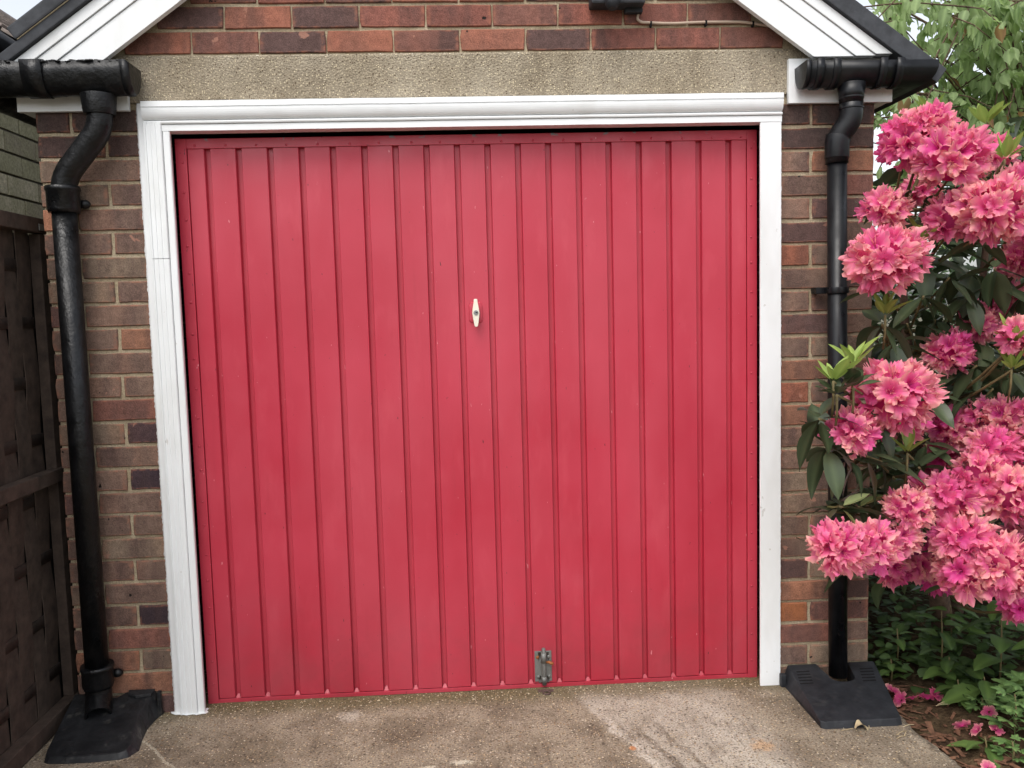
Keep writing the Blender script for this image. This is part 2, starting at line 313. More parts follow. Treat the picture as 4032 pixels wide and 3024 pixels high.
def m_algae():
    n = N('algae_green_brick', .9, .15); w = n.noise(12, 5, .65); c = n.oi('Color')
    k = n.mix(n.ramp(w, [(.3, 0), (.7, .8)]), c, lin(158, 154, 120)); k = n.mix(.8, k, n.ramp(n.noise(90, 3, .7), [(.3, .6), (.5, 1.), (.7, 1.4)]), 'MULTIPLY')
    n.col(k); n.bump(n.noise(90, 4, .7), .6, .004); return n.m
M['algae'] = m_algae()
M['jointgreen'] = m_plain('mossy_mortar', lin(84, 78, 64), .95, .3, 60, .5)
M['roofbase'] = m_plain('roof_batten_black', lin(40, 40, 42), .9, .2, 20, .2)

# ================================================================== THE SETTING
def sheet(name, xs, ys, zf, mat):
    b = MB(); V = [(x, y, zf(x, y)) for y in ys for x in xs]; w = len(xs)
    b.add(V, [(j*w+i, j*w+i+1, (j+1)*w+i+1, (j+1)*w+i) for j in range(len(ys)-1) for i in range(w-1)], True)
    return struct(b.build(name, mat, None, 0, False))
def rng(a, b, n): return [a + (b - a) * i / n for i in range(n + 1)]
M['earth'] = m_plain('distant_ground', lin(96, 92, 74), .95, .3, 3, .5)
sheet('ground', [-600, -60, -10, 0, 10, 60, 600], [-600, -60, -10, 0, 10, 60, 600], lambda x, y: -.09, M['earth'])
# concrete drive: a slab with a ragged edge along the flower bed
EDGE = [(2.47, .10), (2.455, .02), (2.44, -.10), (2.405, -.22), (2.385, -.33), (2.39, -.42), (2.405, -.52), (2.41, -.62), (2.43, -.8), (2.45, -1.1), (2.46, -1.6), (2.47, -2.4), (2.5, -4), (2.5, -9)]
def edge_x(y):
    for (x0, y0), (x1, y1) in zip(EDGE, EDGE[1:]):
        if y <= y0 and y >= y1: return x0 + (x1 - x0) * (y0 - y) / (y0 - y1) + .008 * nz((0, y * 14, 1)) + .005 * nz((3, y * 45, 1))
    return EDGE[0][0]
b = MB(); ys = rng(-.9, .10, 150) ; ys = rng(-9, -.92, 20) + ys; ys = ys[::-1]
top = []; 
for y in ys: top.append((edge_x(y), y))
rows = []
for (ex, y) in top:
    rows.append([(-.60 + (ex + .60) * t, y, .0 + .0012 * nz((t * 3, y * 3, 0))) for t in (0, .1, .2, .3, .4, .5, .6, .7, .8, .9, .96, .99)] + [(ex, y, -.004), (ex + .006, y, -.03), (ex + .008, y, -.12)])
b.loft(rows, False, False, False, True)
struct(b.build('driveway', M['concrete'], None, 0, True))
b = MB(); b.box(-.43, 2.42, .10, 4.4, -.1, -.003); struct(b.build('garage_floor', M['concrete']))
b = MB()
for q in range(520):
    x = rnd.uniform(-.3, 2.38); y = rnd.choice([rnd.uniform(-1.0, .02), -abs(rnd.gauss(0, .05)) + .03]); r_ = rnd.uniform(.0012, .0038); a = rnd.uniform(0, 6)
    b.add([(x + r_*math.cos(a+t)*rnd.uniform(.6, 1.3), y + r_*math.sin(a+t)*rnd.uniform(.6, 1.3), .0015) for t in (0, 1.3, 2.6, 3.9, 5.1)] + [(x, y, .0015 + r_*.7)], [(i, (i+1) % 5, 5) for i in range(5)])
M['grit'] = m_plain('pale_stone_grit', lin(196, 184, 158), .85, .4, 60, .2)
tag(b.build('grit', M['grit'], None), 'fine pale stone grit scattered over the concrete drive', 'grit', None, 'stuff')
# flower bed soil
def bed_z(x, y):
    d = max(0, min(1, (x - 2.45) / .3)); return -.022 + .05 * d + .018 * nz((x * 6, y * 6, 4)) * (.3 + d) + .006 * nz((x * 30, y * 30, 2))
sheet('soil_bed', rng(2.30, 3.2, 70) + rng(3.25, 8, 30), rng(-4, -.9, 20) + rng(-.88, .6, 90) + rng(.7, 7, 30), lambda x, y: bed_z(x, y) if x > 2.44 else -.03 + .004 * nz((x * 30, y * 30, 2)), M['soil'])

# ================================================================== THE GARAGE
CX = .99; SL = .715
G = thing('garage', 'small brick garage with a red ribbed up-and-over door and white frame', 'garage', (CX, 0, 0))
BARGE_Y = -.135
wall = MB()
wall.box(-.427, -.099, .007, .11, -.09, 2.107); wall.box(2.084, 2.418, .007, .11, -.09, 2.107)
wall.prism([(CX-1.32, 2.262), (CX+1.32, 2.262), (CX+1.25, 2.36), (CX, 2.3+SL*1.25), (CX-1.25, 2.36)], 'y', .007, .11)
wall = wall.build('wall', M['mortar'], G)
def brick_mesh(w, h, seed, d=.05):
    r = random.Random(seed); hw, hh = w/2, h/2; P = []
    for t in (-1, -.5, 0, .5): P.append((t*hw, -hh))
    for t in (-1, -.2, .4): P.append((hw, t*hh))
    for t in (1, .5, 0, -.5): P.append((t*hw, hh))
    for t in (1, .3, -.4): P.append((-hw, t*hh))
    n = len(P); j = lambda a: r.uniform(-a, a)
    O = [(x + j(.0011), z + j(.0011)) for x, z in P]; O = [(x*(.975 if (abs(x) > hw*.95 and abs(z) > hh*.95 and r.random() < .3) else 1), z) for x, z in O]
    V = [(x, .0035, z) for x, z in O] + [(x*(1-.0055/w), j(.0007), z*(1-.0055/h)) for x, z in O] + [(x*.99, d, z*.99) for x, z in O] + [(0, -.0008 + j(.0006), 0)]
    F = []
    for i in range(n):
        k = (i+1) % n
        F += [(n+i, i, k, n+k), (i, 2*n+i, 2*n+k, k), (3*n, n+i, n+k)]
    b = MB(); b.add(V, F, False, [1.0]*(2*n) + [1.0]*n + [0.0]); return b.mesh('brick')
ST = [brick_mesh(.218, .0698, s) for s in range(7)]; HD = [brick_mesh(.1065, .0698, 50+s) for s in range(6)]
def brick(me, x, z, col):
    o = link('brick', me, M['brick'], wall)
    o.location = (x, rnd.uniform(-.0015, .002), z + rnd.uniform(-.0012, .0012)); o.rotation_euler = (rnd.uniform(-.006, .006), rnd.uniform(-.006, .006), rnd.uniform(-.006, .006))
    o.color = col
def tint(c, a=.10):
    k = 1 + rnd.uniform(-a, a); return tuple(q * k for q in c[:3]) + (1,)
BROWN, TAN, PURP, ORNG, REDB, RED2 = lin(120, 98, 86), lin(128, 110, 94), lin(96, 74, 70), lin(142, 94, 78), lin(122, 84, 74), lin(132, 84, 73)
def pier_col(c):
    q = rnd.random(); return tint(lin(74, 62, 58) if c >= 23 else BROWN if q < .58 else TAN if q < .80 else PURP if q < .90 else REDB if q < .97 else lin(140, 100, 80))  # top courses coloured darker: shade under the eaves painted into the brick
for c in range(-1, 25):
    z = .0719 + .0808 * c + .0404
    if z + .035 > 2.107: continue
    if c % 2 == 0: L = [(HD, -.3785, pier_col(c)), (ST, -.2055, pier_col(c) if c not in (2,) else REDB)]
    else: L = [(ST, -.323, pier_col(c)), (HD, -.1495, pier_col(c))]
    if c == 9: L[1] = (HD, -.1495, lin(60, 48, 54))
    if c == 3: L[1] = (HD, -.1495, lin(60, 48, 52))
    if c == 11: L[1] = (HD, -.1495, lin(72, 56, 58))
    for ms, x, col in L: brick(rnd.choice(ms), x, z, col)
for c in range(-1, 25):
    z = .0605 + .0808 * c + .0404
    if z + .035 > 2.107: continue
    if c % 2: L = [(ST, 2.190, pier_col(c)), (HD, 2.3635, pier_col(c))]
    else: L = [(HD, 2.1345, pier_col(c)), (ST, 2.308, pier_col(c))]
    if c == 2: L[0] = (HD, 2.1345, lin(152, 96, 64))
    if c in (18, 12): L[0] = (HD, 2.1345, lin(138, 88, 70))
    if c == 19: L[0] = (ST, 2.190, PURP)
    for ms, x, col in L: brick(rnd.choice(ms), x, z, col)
GR = {0: [REDB, REDB, ORNG, REDB, PURP, ORNG, REDB, ORNG, PURP, RED2, RED2, REDB], 1: [REDB, REDB, PURP, ORNG, PURP, RED2, RED2, REDB, RED2, RED2, REDB, REDB]}
for r in range(12):
    z = 2.2665 + .0349 + .0808 * r; x0 = .0897 + (.11145 if r % 2 else 0)
    for k in range(-3, 11):
        x = x0 + .2229 * k - .11145
        off = max(abs(x - .109 - CX), abs(x + .109 - CX)) + (z - .035 - 2.3) / SL
        if off > 1.2: continue
        brick(rnd.choice(ST), x, z, tint(GR[r][k+2] if r in GR and 0 <= k+2 < 12 else rnd.choice([REDB, ORNG, RED2, PURP]), .08))
# concrete lintel, its lower arris chipped
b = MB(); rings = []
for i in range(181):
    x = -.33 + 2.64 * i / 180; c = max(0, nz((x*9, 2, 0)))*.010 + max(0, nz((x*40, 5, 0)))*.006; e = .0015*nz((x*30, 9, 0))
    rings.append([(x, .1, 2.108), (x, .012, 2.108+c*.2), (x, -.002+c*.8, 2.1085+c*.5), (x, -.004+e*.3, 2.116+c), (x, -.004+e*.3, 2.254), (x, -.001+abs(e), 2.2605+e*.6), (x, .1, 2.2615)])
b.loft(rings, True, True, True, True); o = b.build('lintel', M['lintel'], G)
for f in o.data.polygons: f.use_smooth = False
# side and back walls keep the inside dark
def m_bw():
    n = N('coursed_brickwork', .9, .2); x = n.n('ShaderNodeTexBrick'); v = n.xyz(); cb = n.n('ShaderNodeCombineXYZ')
    n.l(n.math('ADD', v[0], v[1]), cb.inputs[0]); n.l(v[2], cb.inputs[1]); n.l(cb.outputs[0], x.inputs['Vector'])
    x.inputs['Color1'].default_value = lin(116, 92, 78); x.inputs['Color2'].default_value = lin(92, 70, 64); x.inputs['Mortar'].default_value = lin(150, 134, 110)
    x.inputs['Scale'].default_value = 1; x.inputs['Brick Width'].default_value = .223; x.inputs['Row Height'].default_value = .0808; x.inputs['Mortar Size'].default_value = .0055
    n.col(n.mix(.6, x.outputs[0], n.ramp(n.noise(60, 3, .7), [(.3, .6), (.5, 1.), (.7, 1.4)]), 'MULTIPLY')); n.bump(x.outputs['Fac'], -.6, .006); return n.m
M['bw'] = m_bw()
b = MB(); b.box(-.427, -.33, .11, 4.4, -.09, 2.19); b.box(2.321, 2.418, .11, 4.4, -.09, 2.19); b.box(-.32, 2.31, 4.3, 4.4, -.09, 2.19); b.box(-.32, 2.31, .115, 4.29, 2.17, 2.188); b.prism([(CX-1.46, 2.192), (CX+1.46, 2.192), (CX, 2.192+SL*1.46)], 'y', 4.3, 4.4); b.build('side_wall', M['bw'], G)

# ---- white timber door frame
prof = [(.03, 2.1055), (-.040, 2.1055), (-.0405, 2.0875), (-.0365, 2.0862), (-.0365, 2.0845), (-.0395, 2.0832)]
prof += [(-.0395 + .0175 * (1 - math.cos(t)) , 2.0832 - .036 * math.sin(t)) for t in [math.pi/2*k/8 for k in range(1, 9)]]
prof += [(-.0175, 2.0462), (-.0175, 2.0445), (-.0265, 2.0438), (-.0285, 2.0405), (-.0275, 2.0365), (-.0262, 2.0345), (-.0175, 2.0342), (-.0175, 2.0325), (-.0225, 2.0318), (-.0225, 2.0120), (.03, 2.0120)]
b = MB(); nx = 40; b.loft([[(-.073 + 2.1535*i/nx, y + .0006*nz((i*.7, z*40, 0)), z + .0010*nz((i*.35, 3, 0))) for y, z in prof] for i in range(nx+1)], True, True, True, False)
b.build('frame_header', M['white'], G)
def jag(b, x, sgn, z0, z1, seed):   # brushed-over sealant creeping on to the brick
    r = random.Random(seed); n = int((z1-z0)/.006); V = []; F = []
    for i in range(n+1):
        z = z0+(z1-z0)*i/n; w = .0035+.003*(nz((seed, z*25, 0))+.4)+r.uniform(0, .0028)
        V += [(x-sgn*.004, -.012, z), (x+sgn*.001, -.0105, z), (x+sgn*max(.001, w), -.0018, z), (x+sgn*max(.001, w), .009, z)]
    for i in range(n):
        for k in range(3): F.append((4*i+k, 4*i+k+1, 4*i+5+k, 4*i+4+k))
    b.add(V, F)
b = MB()
b.prism([(-.0965, .03), (-.0965, -.0115), (-.0935, -.0135), (-.0745, -.0135), (-.0745, .03)], 'z', 0, 2.1045)
fl = [(-.0742, .028), (-.0742, -.0245), (-.0722, -.0285), (-.0665, -.0295), (-.0645, -.0255), (-.0605, -.0255), (-.0590, -.0285), (-.0510, -.0285), (-.0495, -.0262), (-.0465, -.0262), (-.0450, -.0285), (-.0345, -.0290), (-.0330, -.0268), (-.0305, -.0268), (-.0290, -.0285), (-.0170, -.0280), (-.0150, -.0245), (-.0142, .028)]
for z0, z1, dy in ((0, 1.5915, 0), (1.593, 2.0405, -.0008)):
    n = int((z1-z0)/.05); b.loft([[(x + .0005*nz((z*7, x*90, 1)), y + dy*(y < 0) + .0006*nz((z*9, x*60, 0)), z) for x, y in fl] for z in rng(z0, z1, n)], True, True, True, False)
b.prism([(-.0140, .0275), (-.0140, -.0195), (-.0120, -.0215), (.0065, -.0215), (.0092, -.0185), (-.002, .0275)], 'z', 0, 2.0115)
jag(b, -.0965, -1, 0, 2.10, 3)
pf = [(-.112, -.004), (-.106, -.018), (-.09, -.028), (-.07, -.031), (-.05, -.036), (-.03, -.033), (-.012, -.037), (.004, -.030), (.016, -.031), (.021, -.02), (.013, -.008), (.017, .004), (.008, .012), (-.02, .0), (-.09, .0)]; b.add([(x + rnd.uniform(-.003, .003), y + rnd.uniform(-.002, .002), .0028) for x, y in pf], [tuple(range(len(pf)))])
b.build('frame_jamb', M['white_old'], G)
b = MB(); n = 40
b.loft([[(x + .0005*nz((z*6, x*50, 1)), y, z) for x, y in [(2.0805, .03), (2.0805, -.018), (2.0785, -.0215), (2.007, -.0215), (2.0045, -.0185), (2.0195, .03)]] for z in rng(0, 2.0112, n)], True, True, True, False)
jag(b, 2.0805, 1, 0, 2.10, 7)
b.build('frame_jamb', M['white_old'], G)
# ---- the red door
GX = [.105, .211, .318, .425, .532, .640, .747, .854, .960, 1.066, 1.172, 1.278, 1.384, 1.491, 1.598, 1.704, 1.811, 1.918]
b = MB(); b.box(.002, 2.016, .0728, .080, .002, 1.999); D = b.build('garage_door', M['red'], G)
ed = [(.0375, GX[0]-.009)] + [(GX[i]+.009, GX[i+1]-.009) for i in range(17)] + [(GX[17]+.009, 1.9825)]
for i, (x0, x1) in enumerate(ed):
    b = MB(); bow = rnd.uniform(-.0001, .0003); s = .0026
    P = lambda z: [(x0-.001, .0730, z), (x0+s*.45, .0570, z), (x0+s, .0553, z), ((x0+x1)/2, .0551+bow*.3+.00012*nz((i, z*3, 0)), z), (x1-s, .0553, z), (x1-s*.45, .0570, z), (x1+.001, .0730, z)]
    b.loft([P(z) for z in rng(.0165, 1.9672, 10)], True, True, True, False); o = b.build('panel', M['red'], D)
for x0, x1 in ((0, .0372), (1.9828, 2.018)):
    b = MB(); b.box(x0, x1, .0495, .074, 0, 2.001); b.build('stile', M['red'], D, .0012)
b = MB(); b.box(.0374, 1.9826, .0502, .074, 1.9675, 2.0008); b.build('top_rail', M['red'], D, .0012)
b = MB(); b.box(.0374, 1.9826, .0512, .074, .0005, .0135)
for g in GX: b.add([(g-.0092, .0590, .0137), (g+.0092, .0590, .0137), (g+.004, .0670, .0255), (g-.004, .0670, .0255), (g-.0092, .067, .0137), (g+.0092, .067, .0137)], [(0,1,2,3), (0,3,4), (1,5,2)])
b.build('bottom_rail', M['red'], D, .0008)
b = MB(); b.sphere((0, 0, 0), .0044, 8, 4, (1, .5, 1)); rv = b.mesh('rivet')
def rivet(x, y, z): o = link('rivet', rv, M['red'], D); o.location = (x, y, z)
for k in range(19): rivet(.062 + .1055*k + rnd.uniform(-.004, .004), .0495, 1.9765 + rnd.uniform(-.001, .001))
for k in range(20):
    z = .065 + .098*k + rnd.uniform(-.01, .01); rivet(.0235 + rnd.uniform(-.001, .001), .0488, z); rivet(1.9975 + rnd.uniform(-.001, .001), .0488, .06 + .0985*k + rnd.uniform(-.01, .01))
# handle: red dished plate, ivory lever, steel lock
hx, hz = 1.0085, 1.384
b = MB(); pl = [(hx-.017, hz-.036), (hx+.018, hz-.036), (hx+.024, hz-.028), (hx+.024, hz+.024), (hx+.018, hz+.038), (hx-.015, hz+.038), (hx-.024, hz+.026), (hx-.024, hz-.028)]
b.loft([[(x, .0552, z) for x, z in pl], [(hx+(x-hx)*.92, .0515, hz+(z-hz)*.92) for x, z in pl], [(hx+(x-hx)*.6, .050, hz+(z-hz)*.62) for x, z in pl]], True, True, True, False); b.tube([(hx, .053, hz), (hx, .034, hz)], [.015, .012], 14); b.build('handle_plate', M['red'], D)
b = MB(); lv = [(-.0055, .048), (.006, .048), (.0075, .034), (.0115, .012), (.0128, 0), (.0115, -.013), (.0085, -.034), (.006, -.047), (.002, -.0495), (-.003, -.0495), (-.006, -.046), (-.0085, -.030), (-.0115, -.012), (-.0125, 0), (-.0113, .012), (-.0072, .034)]
b.prism([(hx+x, hz+z) for x, z in lv], 'y', .019, .031); b.build('handle', M['ivory'], D, .0022)
b = MB(); b.tube([(hx+.0005, .0195, hz), (hx+.0005, .0165, hz)], .0085, 18); lk = b.build('lock', M['lock'], D, .0006)
b = MB(); b.box(hx-.0012, hx+.0062, .0158, .0168, hz-.0012, hz+.0022); b.build('keyhole', M['dark'], D)
# tower bolt at the foot of the door
b = MB(); b.box(1.1865, 1.2490, .0520, .0546, .0235, .1385); b.build('bolt_plate', M['grey'], D, .0006)
b = MB(); b.tube([(1.2195, .0452, z) for z in (.013, .06, .1, .150, .1515)], [.0078, .0078, .0072, .0072, .0062], 14); b.build('bolt', M['grey'], D)
for z0, z1 in ((.098, .134), (.020, .044)):
    b = MB(); rr = .0098; b.loft([[(1.2195+rr*math.cos(t), .0455-rr*math.sin(t), z) for t in rng(0, math.pi, 10)] + [(1.2195-rr, .053, z), (1.2195-.02, .0516, z), (1.2195+.02, .0516, z), (1.2195+rr, .053, z)] for z in (z0, z1)], True, True, True, True); b.build('bolt_strap', M['grey'], D)
b = MB(); b.tube([(1.226, .044, .0985), (1.238, .040, .100), (1.246, .037, .0975), (1.2535, .034, .0945)], [.0035, .005, .0062, .0045], 10); b.build('bolt_knob', M['rust'], D)
b = MB(); b.sphere((0, 0, 0), .0065, 10, 5, (1, .5, 1)); sc = b.mesh('screw'); sc2 = sc.copy()
for x, z, mm, s in ((1.1975, .1155, 'rust', sc2), (1.2385, .1165, 'grey', sc), (1.1985, .041, 'grey', sc), (1.2395, .042, 'grey', sc)):
    o = link('screw', s, M[mm], D); o.location = (x, .0515, z)

# ---- eaves: white box ends, bargeboards, soffits, tiled verge
for x0, x1, z0 in ((-.477, -.119, 2.080), (2.104, 2.469, 2.073)):
    b = MB(); b.box(x0, x1, -.0225, -.0045, z0, 2.222)
    if x0 < 0: b.box(x0+.003, -.436, -.004, .11, z0+.003, 2.21)
    else: b.box(2.427, x1-.003, -.004, .11, z0+.003, 2.21)
    b.build('box_end', M['white_old'], G, .0015)
def band(o0, o1, zc, xa, s):   # parallelogram along the roof pitch between horizontal offsets o0..o1, cut level at zc and at the ridge
    P = lambda o, z: (CX + s*(o - (z - 2.3)/SL), z)
    zr = lambda o: 2.3 + SL*o
    return [P(o0, zc), P(o1, zc), (CX, zr(o1)), (CX, zr(o0))]
for s, zc in ((-1, 2.214), (1, 2.214)):
    b = MB()
    for o0, o1, y in ((1.062, 1.2015, -.0685), (1.2055, 1.2735, -.0735), (1.2775, 1.335, -.0790)):
        b.prism(band(o0, o1, zc if o1 < 1.3 else zc+.004, 0, s), 'y', y, -.0475)
    b.prism(band(1.066, 1.33, zc+.006, 0, s), 'y', -.0470, -.0400)
    b.build('bargeboard', M['white_old'], G, .0016)
    b = MB(); b.prism(band(1.110, 1.135, 2.225, 0, s), 'y', -.0395, .006); b.build('soffit', M['roofbase'], G)  # dark soffit colour deepens the shade behind the bargeboard
    
def slab(o0, o1, a0, a1, y0, y1, s, b):   # along-slope distances a from the point x=CX+s*1.545
    tx, tz = -s*math.cos(math.atan(SL)), math.sin(math.atan(SL))
    def P(o, a):
        nx, nzv = s*math.sin(math.atan(SL)), math.cos(math.atan(SL)); base = Vector((CX + s*1.572, 2.3 - SL*(1.572-1.337)))
        h = (o - 1.337)*math.sin(math.atan(SL)); return (base.x + tx*a + nx*h, base.y + tz*a + nzv*h)
    b.prism([P(o0, a0), P(o1, a0), P(o1, a1), P(o0, a1)], 'y', y0, y1)
for s in (-1, 1):
    t1 = 1.396 if s < 0 else 1.437
    b = MB(); slab(1.3395, t1, -.03 if s > 0 else -.03, 2.0, -.094, 4.5, s, b); R_ = b.build('roof_slope', M['tile'], G, .003)
    for k in range(6):
        b = MB(); a = .215 + .33*k if s < 0 else .62 + .33*k; slab(t1+.002, t1+(.078 if s < 0 else .05), a, min(a+.37, 2.0), -.102-.002*k, 4.5, s, b)
        o = b.build('tile_course', M['tile'], R_, .006)
    if s < 0: b = MB(); slab(t1-.002, t1+.014, .22, 1.88, -.097, -.01, s, b); b.build('mortar_bed', M['mortar'], R_)
b = MB(); b.prism([(CX-.14, 3.26), (CX, 3.40), (CX+.14, 3.26)], 'y', -.09, 4.5); b.build('ridge_tile', M['tile'], G)

# ---- gutters with a return across the front, stop ends, brackets
def gut_prof(w, top, bot, thick, nseg=12):
    out = [(w*.5 - w*.5*math.cos(t), top - (top-bot)*math.sin(t)**.8) for t in rng(0, math.pi, nseg)]
    inn = [(w*.5 - (w*.5-thick)*math.cos(t), top - (top-bot-thick)*max(0, math.sin(t))**.8) for t in rng(math.pi, 0, nseg)]
    return out + inn
def gutter_run(path, prof, rough=0, step=.02):
    pts = []
    for a, c in zip(path, path[1:]):
        L = math.hypot(c[0]-a[0], c[1]-a[1]); n = max(1, int(L/step)) if rough else 1
        pts += [(a[0]+(c[0]-a[0])*i/n, a[1]+(c[1]-a[1])*i/n) for i in range(n)]
    pts.append(path[-1]); rings = []
    for k, p in enumerate(pts):
        d0 = Vector(p) - Vector(pts[k-1]) if k else None; d1 = Vector(pts[k+1]) - Vector(p) if k < len(pts)-1 else None
        d0 = d0 or d1; d1 = d1 or d0; d0 = d0.normalized(); d1 = d1.normalized()
        n0 = Vector((d0.y, -d0.x)); n1 = Vector((d1.y, -d1.x)); mm = (n0+n1); mm = mm/ max(.3, mm.dot(n0))
        R = []
        for q, (d, z) in enumerate(prof):
            e = rough*(nz((p[0]*28, p[1]*28, q*.9)) + .5*nz((p[0]*80, p[1]*80, q*2))) if rough else 0
            R.append((p[0]+mm.x*(d+e), p[1]+mm.y*(d+e), z + e*1.2))
        rings.append(R)
    return rings
pr = gut_prof(.104, 2.184, 2.108, .004)
b = MB(); b.loft(gutter_run([(2.126, -.0235), (2.470, -.0235), (2.470, 4.4)], pr), True, True, True, True); gR = b.build('gutter', M['plastic'], G)
b = MB(); po = gut_prof(.106, 2.187, 2.105, .004); ring = [(2.124, -.0235-d, z) for d, z in po[:13]]; ring2 = [(2.140, y, z) for _, y, z in ring]; b.loft([ring, ring2]); b.build('stop_end', M['plastic'], gR)
for x in (2.158, 2.214, 2.372, 2.428):
    b = MB(); pb = gut_prof(.112, 2.190, 2.1015, .0045); b.loft([[(xx, -.0265-d+.0035, z) for d, z in pb] for xx in (x, x+.024)], True, True, True, True)
    b.build('bracket', M['plastic'], gR)
prL = gut_prof(.112, 2.209, 2.112, .007)
b = MB(); b.loft(gutter_run([(-.535, 4.4), (-.535, -.0235), (-.085, -.0235)], prL, .0035), True, True, True, True); gL = b.build('gutter', M['iron'], G)
b = MB(); po = gut_prof(.114, 2.211, 2.110, .006)[:13]; b.loft([[(-.094, -.0235-d, z) for d, z in po], [(-.078, -.0235-d, z) for d, z in po], [(-.068, -.0235-.056-(d-.056)*.86, 2.16+(z-2.16)*.86) for d, z in po]]); b.build('stop_end', M['iron'], gL)
b = MB(); pb = gut_prof(.120, 2.213, 2.106, .009); b.loft([[(xx, -.0275-d+.004, z) for d, z in pb] for xx in (-.400, -.335)], True, True, True, True); b.build('joint_collar', M['iron'], gL)
# moss and old paint lumps along the left gutter lip
b = MB()
for k in range(160):
    x = rnd.uniform(-.52, -.09); b.sphere((x, -.1355 + rnd.uniform(0, .02), 2.208 + rnd.uniform(-.002, .004)), rnd.uniform(.002, .007), 6, 4, (1.6, 1, .6))
o = b.build('moss_crust', M['iron'], gL); o['kind'] = 'stuff'
# ---- downpipes
def arc(pts, n=6):
    """round the corners of a polyline"""
    P = [Vector(p) for p in pts]; out = [P[0]]
    for a, c, d in zip(P, P[1:], P[2:]):
        r = min((c-a).length, (d-c).length)*.42; p0 = c+(a-c).normalized()*r; p1 = c+(d-c).normalized()*r
        for i in range(n+1):
            t = i/n; out.append(p0.lerp(c, t).lerp(c.lerp(p1, t), t))
    out.append(P[-1]); return out
b = MB(); b.tube([(2.2578, -.06, 1.93), (2.2762, -.06, .045)], .0325, 24); dR = b.build('downpipe', M['plastic'], G)
b = MB(); b.tube([(2.297, -.080, 2.120), (2.297, -.080, 2.055)], [.046, .038], 24); b.build('outlet', M['plastic'], dR)
b = MB(); b.tube(arc([(2.297, -.080, 2.07), (2.297, -.080, 2.000), (2.2578, -.060, 1.945), (2.2575, -.06, 1.86)], 8), .0378, 24); b.build('swan_neck', M['plastic'], dR)
for z0, z1, y, x in ((2.070, 2.078, -.080, 2.297), (2.036, 2.042, -.080, 2.297)):
    b = MB(); b.tube([(x, y, z0), (x, y, z1)], .0405, 24); b.build('collar', M['plastic'], dR, .001)
b = MB(); b.tube([(2.2575, -.06, 1.878), (2.2578, -.06, 1.932), (2.262, -.061, 1.952)], [.0405, .0405, .041], 24); b.build('socket', M['plastic'], dR, .001)
b = MB(); b.tube([(2.2628, -.06, 1.418), (2.2628, -.06, 1.440)], .0385, 24); b.box(2.196, 2.24, -.040, -.018, 1.418, 1.440); b.box(2.196, 2.214, -.018, .004, 1.42, 1.438); b.build('pipe_clip', M['plastic'], dR, .0015)
b = MB(); b.sphere((2.302, -.02, 1.945), .022, 12, 6); b.build('fixing_lug', M['plastic'], dR)
XL = -.331
b = MB(); b.tube([(XL, -.062, 1.83), (XL, -.062, .19)], .0382, 24); dL = b.build('downpipe', M['iron'], G)
b = MB(); b.tube(arc([(-.188, -.082, 2.11), (-.188, -.082, 2.010), (-.322, -.066, 1.860), (XL, -.062, 1.76)], 8), .0395, 24); b.build('swan_neck', M['iron'], dL)
b = MB(); b.tube([(-.188, -.082, 2.115), (-.188, -.082, 2.072), (-.188, -.082, 2.052)], [.055, .051, .047], 24); b.build('outlet', M['iron'], dL, .001)
for z, h, nm in ((1.745, .085, 'collar'), (.132, .08, 'collar')):
    b = MB(); b.tube([(XL, -.062, z), (XL, -.062, z+.012), (XL, -.062, z+h-.016), (XL, -.062, z+h-.012), (XL, -.062, z+h)], [.047, .0505, .0505, .054, .053], 24)
    for s in (-1, 1): b.sphere((XL + s*.049, -.022, z+h*.38), .017, 10, 6, (1.2, 1, .9))
    b.build(nm, M['iron'], dL)
b = MB(); pth = arc([(XL, -.062, .15), (XL, -.064, .098), (-.308, -.128, .060)], 6); b.tube(pth, .0425, 20, False); b.tube(pth[-4:], .036, 20, False); b.loft([[Vector(pth[-1]) + q for q in ring] for ring in []], True, False, False) if False else None
e = Vector(pth[-1]); t = (Vector(pth[-1])-Vector(pth[-2])).normalized(); u1 = t.orthogonal().normalized(); u2 = t.cross(u1); R2 = [[e+(u1*math.cos(a)+u2*math.sin(a))*r for a in [2*math.pi*i/20 for i in range(20)]] for r in (.0425, .036)]
b.loft(R2, True, False, False); b.build('shoe', M['iron'], dL, 0, False)
b = MB(); e2 = Vector(pth[-3]); b.add([e2+(u1*math.cos(a)+u2*math.sin(a))*.036 for a in [2*math.pi*i/20 for i in range(20)]], [tuple(range(20))]); b.build('shoe_inside', M['dark'], dL)
# ---- wall light above the door and its clipped cable
b = MB(); b.box(1.420, 1.600, -.075, -.004, 2.392, 2.52); lt = b.build('wall_light', M['matte'], G, .006)
b = MB(); b.tube([(1.487, -.080, 2.420), (1.487, -.086, 2.385), (1.487, -.088, 2.368)], [.026, .024, .014], 18); b.build('sensor', M['matte'], lt)
b = MB(); b.box(1.54, 1.60, -.03, -.004, 2.378, 2.392); b.build('mount_lug', M['matte'], lt, .002)
b = MB(); b.tube(arc([(1.595, -.006, 2.40), (1.585, -.006, 2.362), (1.60, -.006, 2.352), (1.70, -.006, 2.3465), (1.81, -.006, 2.351), (1.955, -.006, 2.350), (2.02, -.006, 2.340), (2.12, -.012, 2.322)], 4), .0048, 10); cb = b.build('cable', M['cable'], G)
for x, z in ((1.632, 2.349), (1.822, 2.3505), (1.985, 2.346)):
    b = MB(); b.tube([(x-.003, -.006, z), (x+.003, -.006, z)], .0068, 10); b.box(x-.003, x+.003, -.012, .004, z-.012, z-.004); b.build('clip', M['dark'], cb)

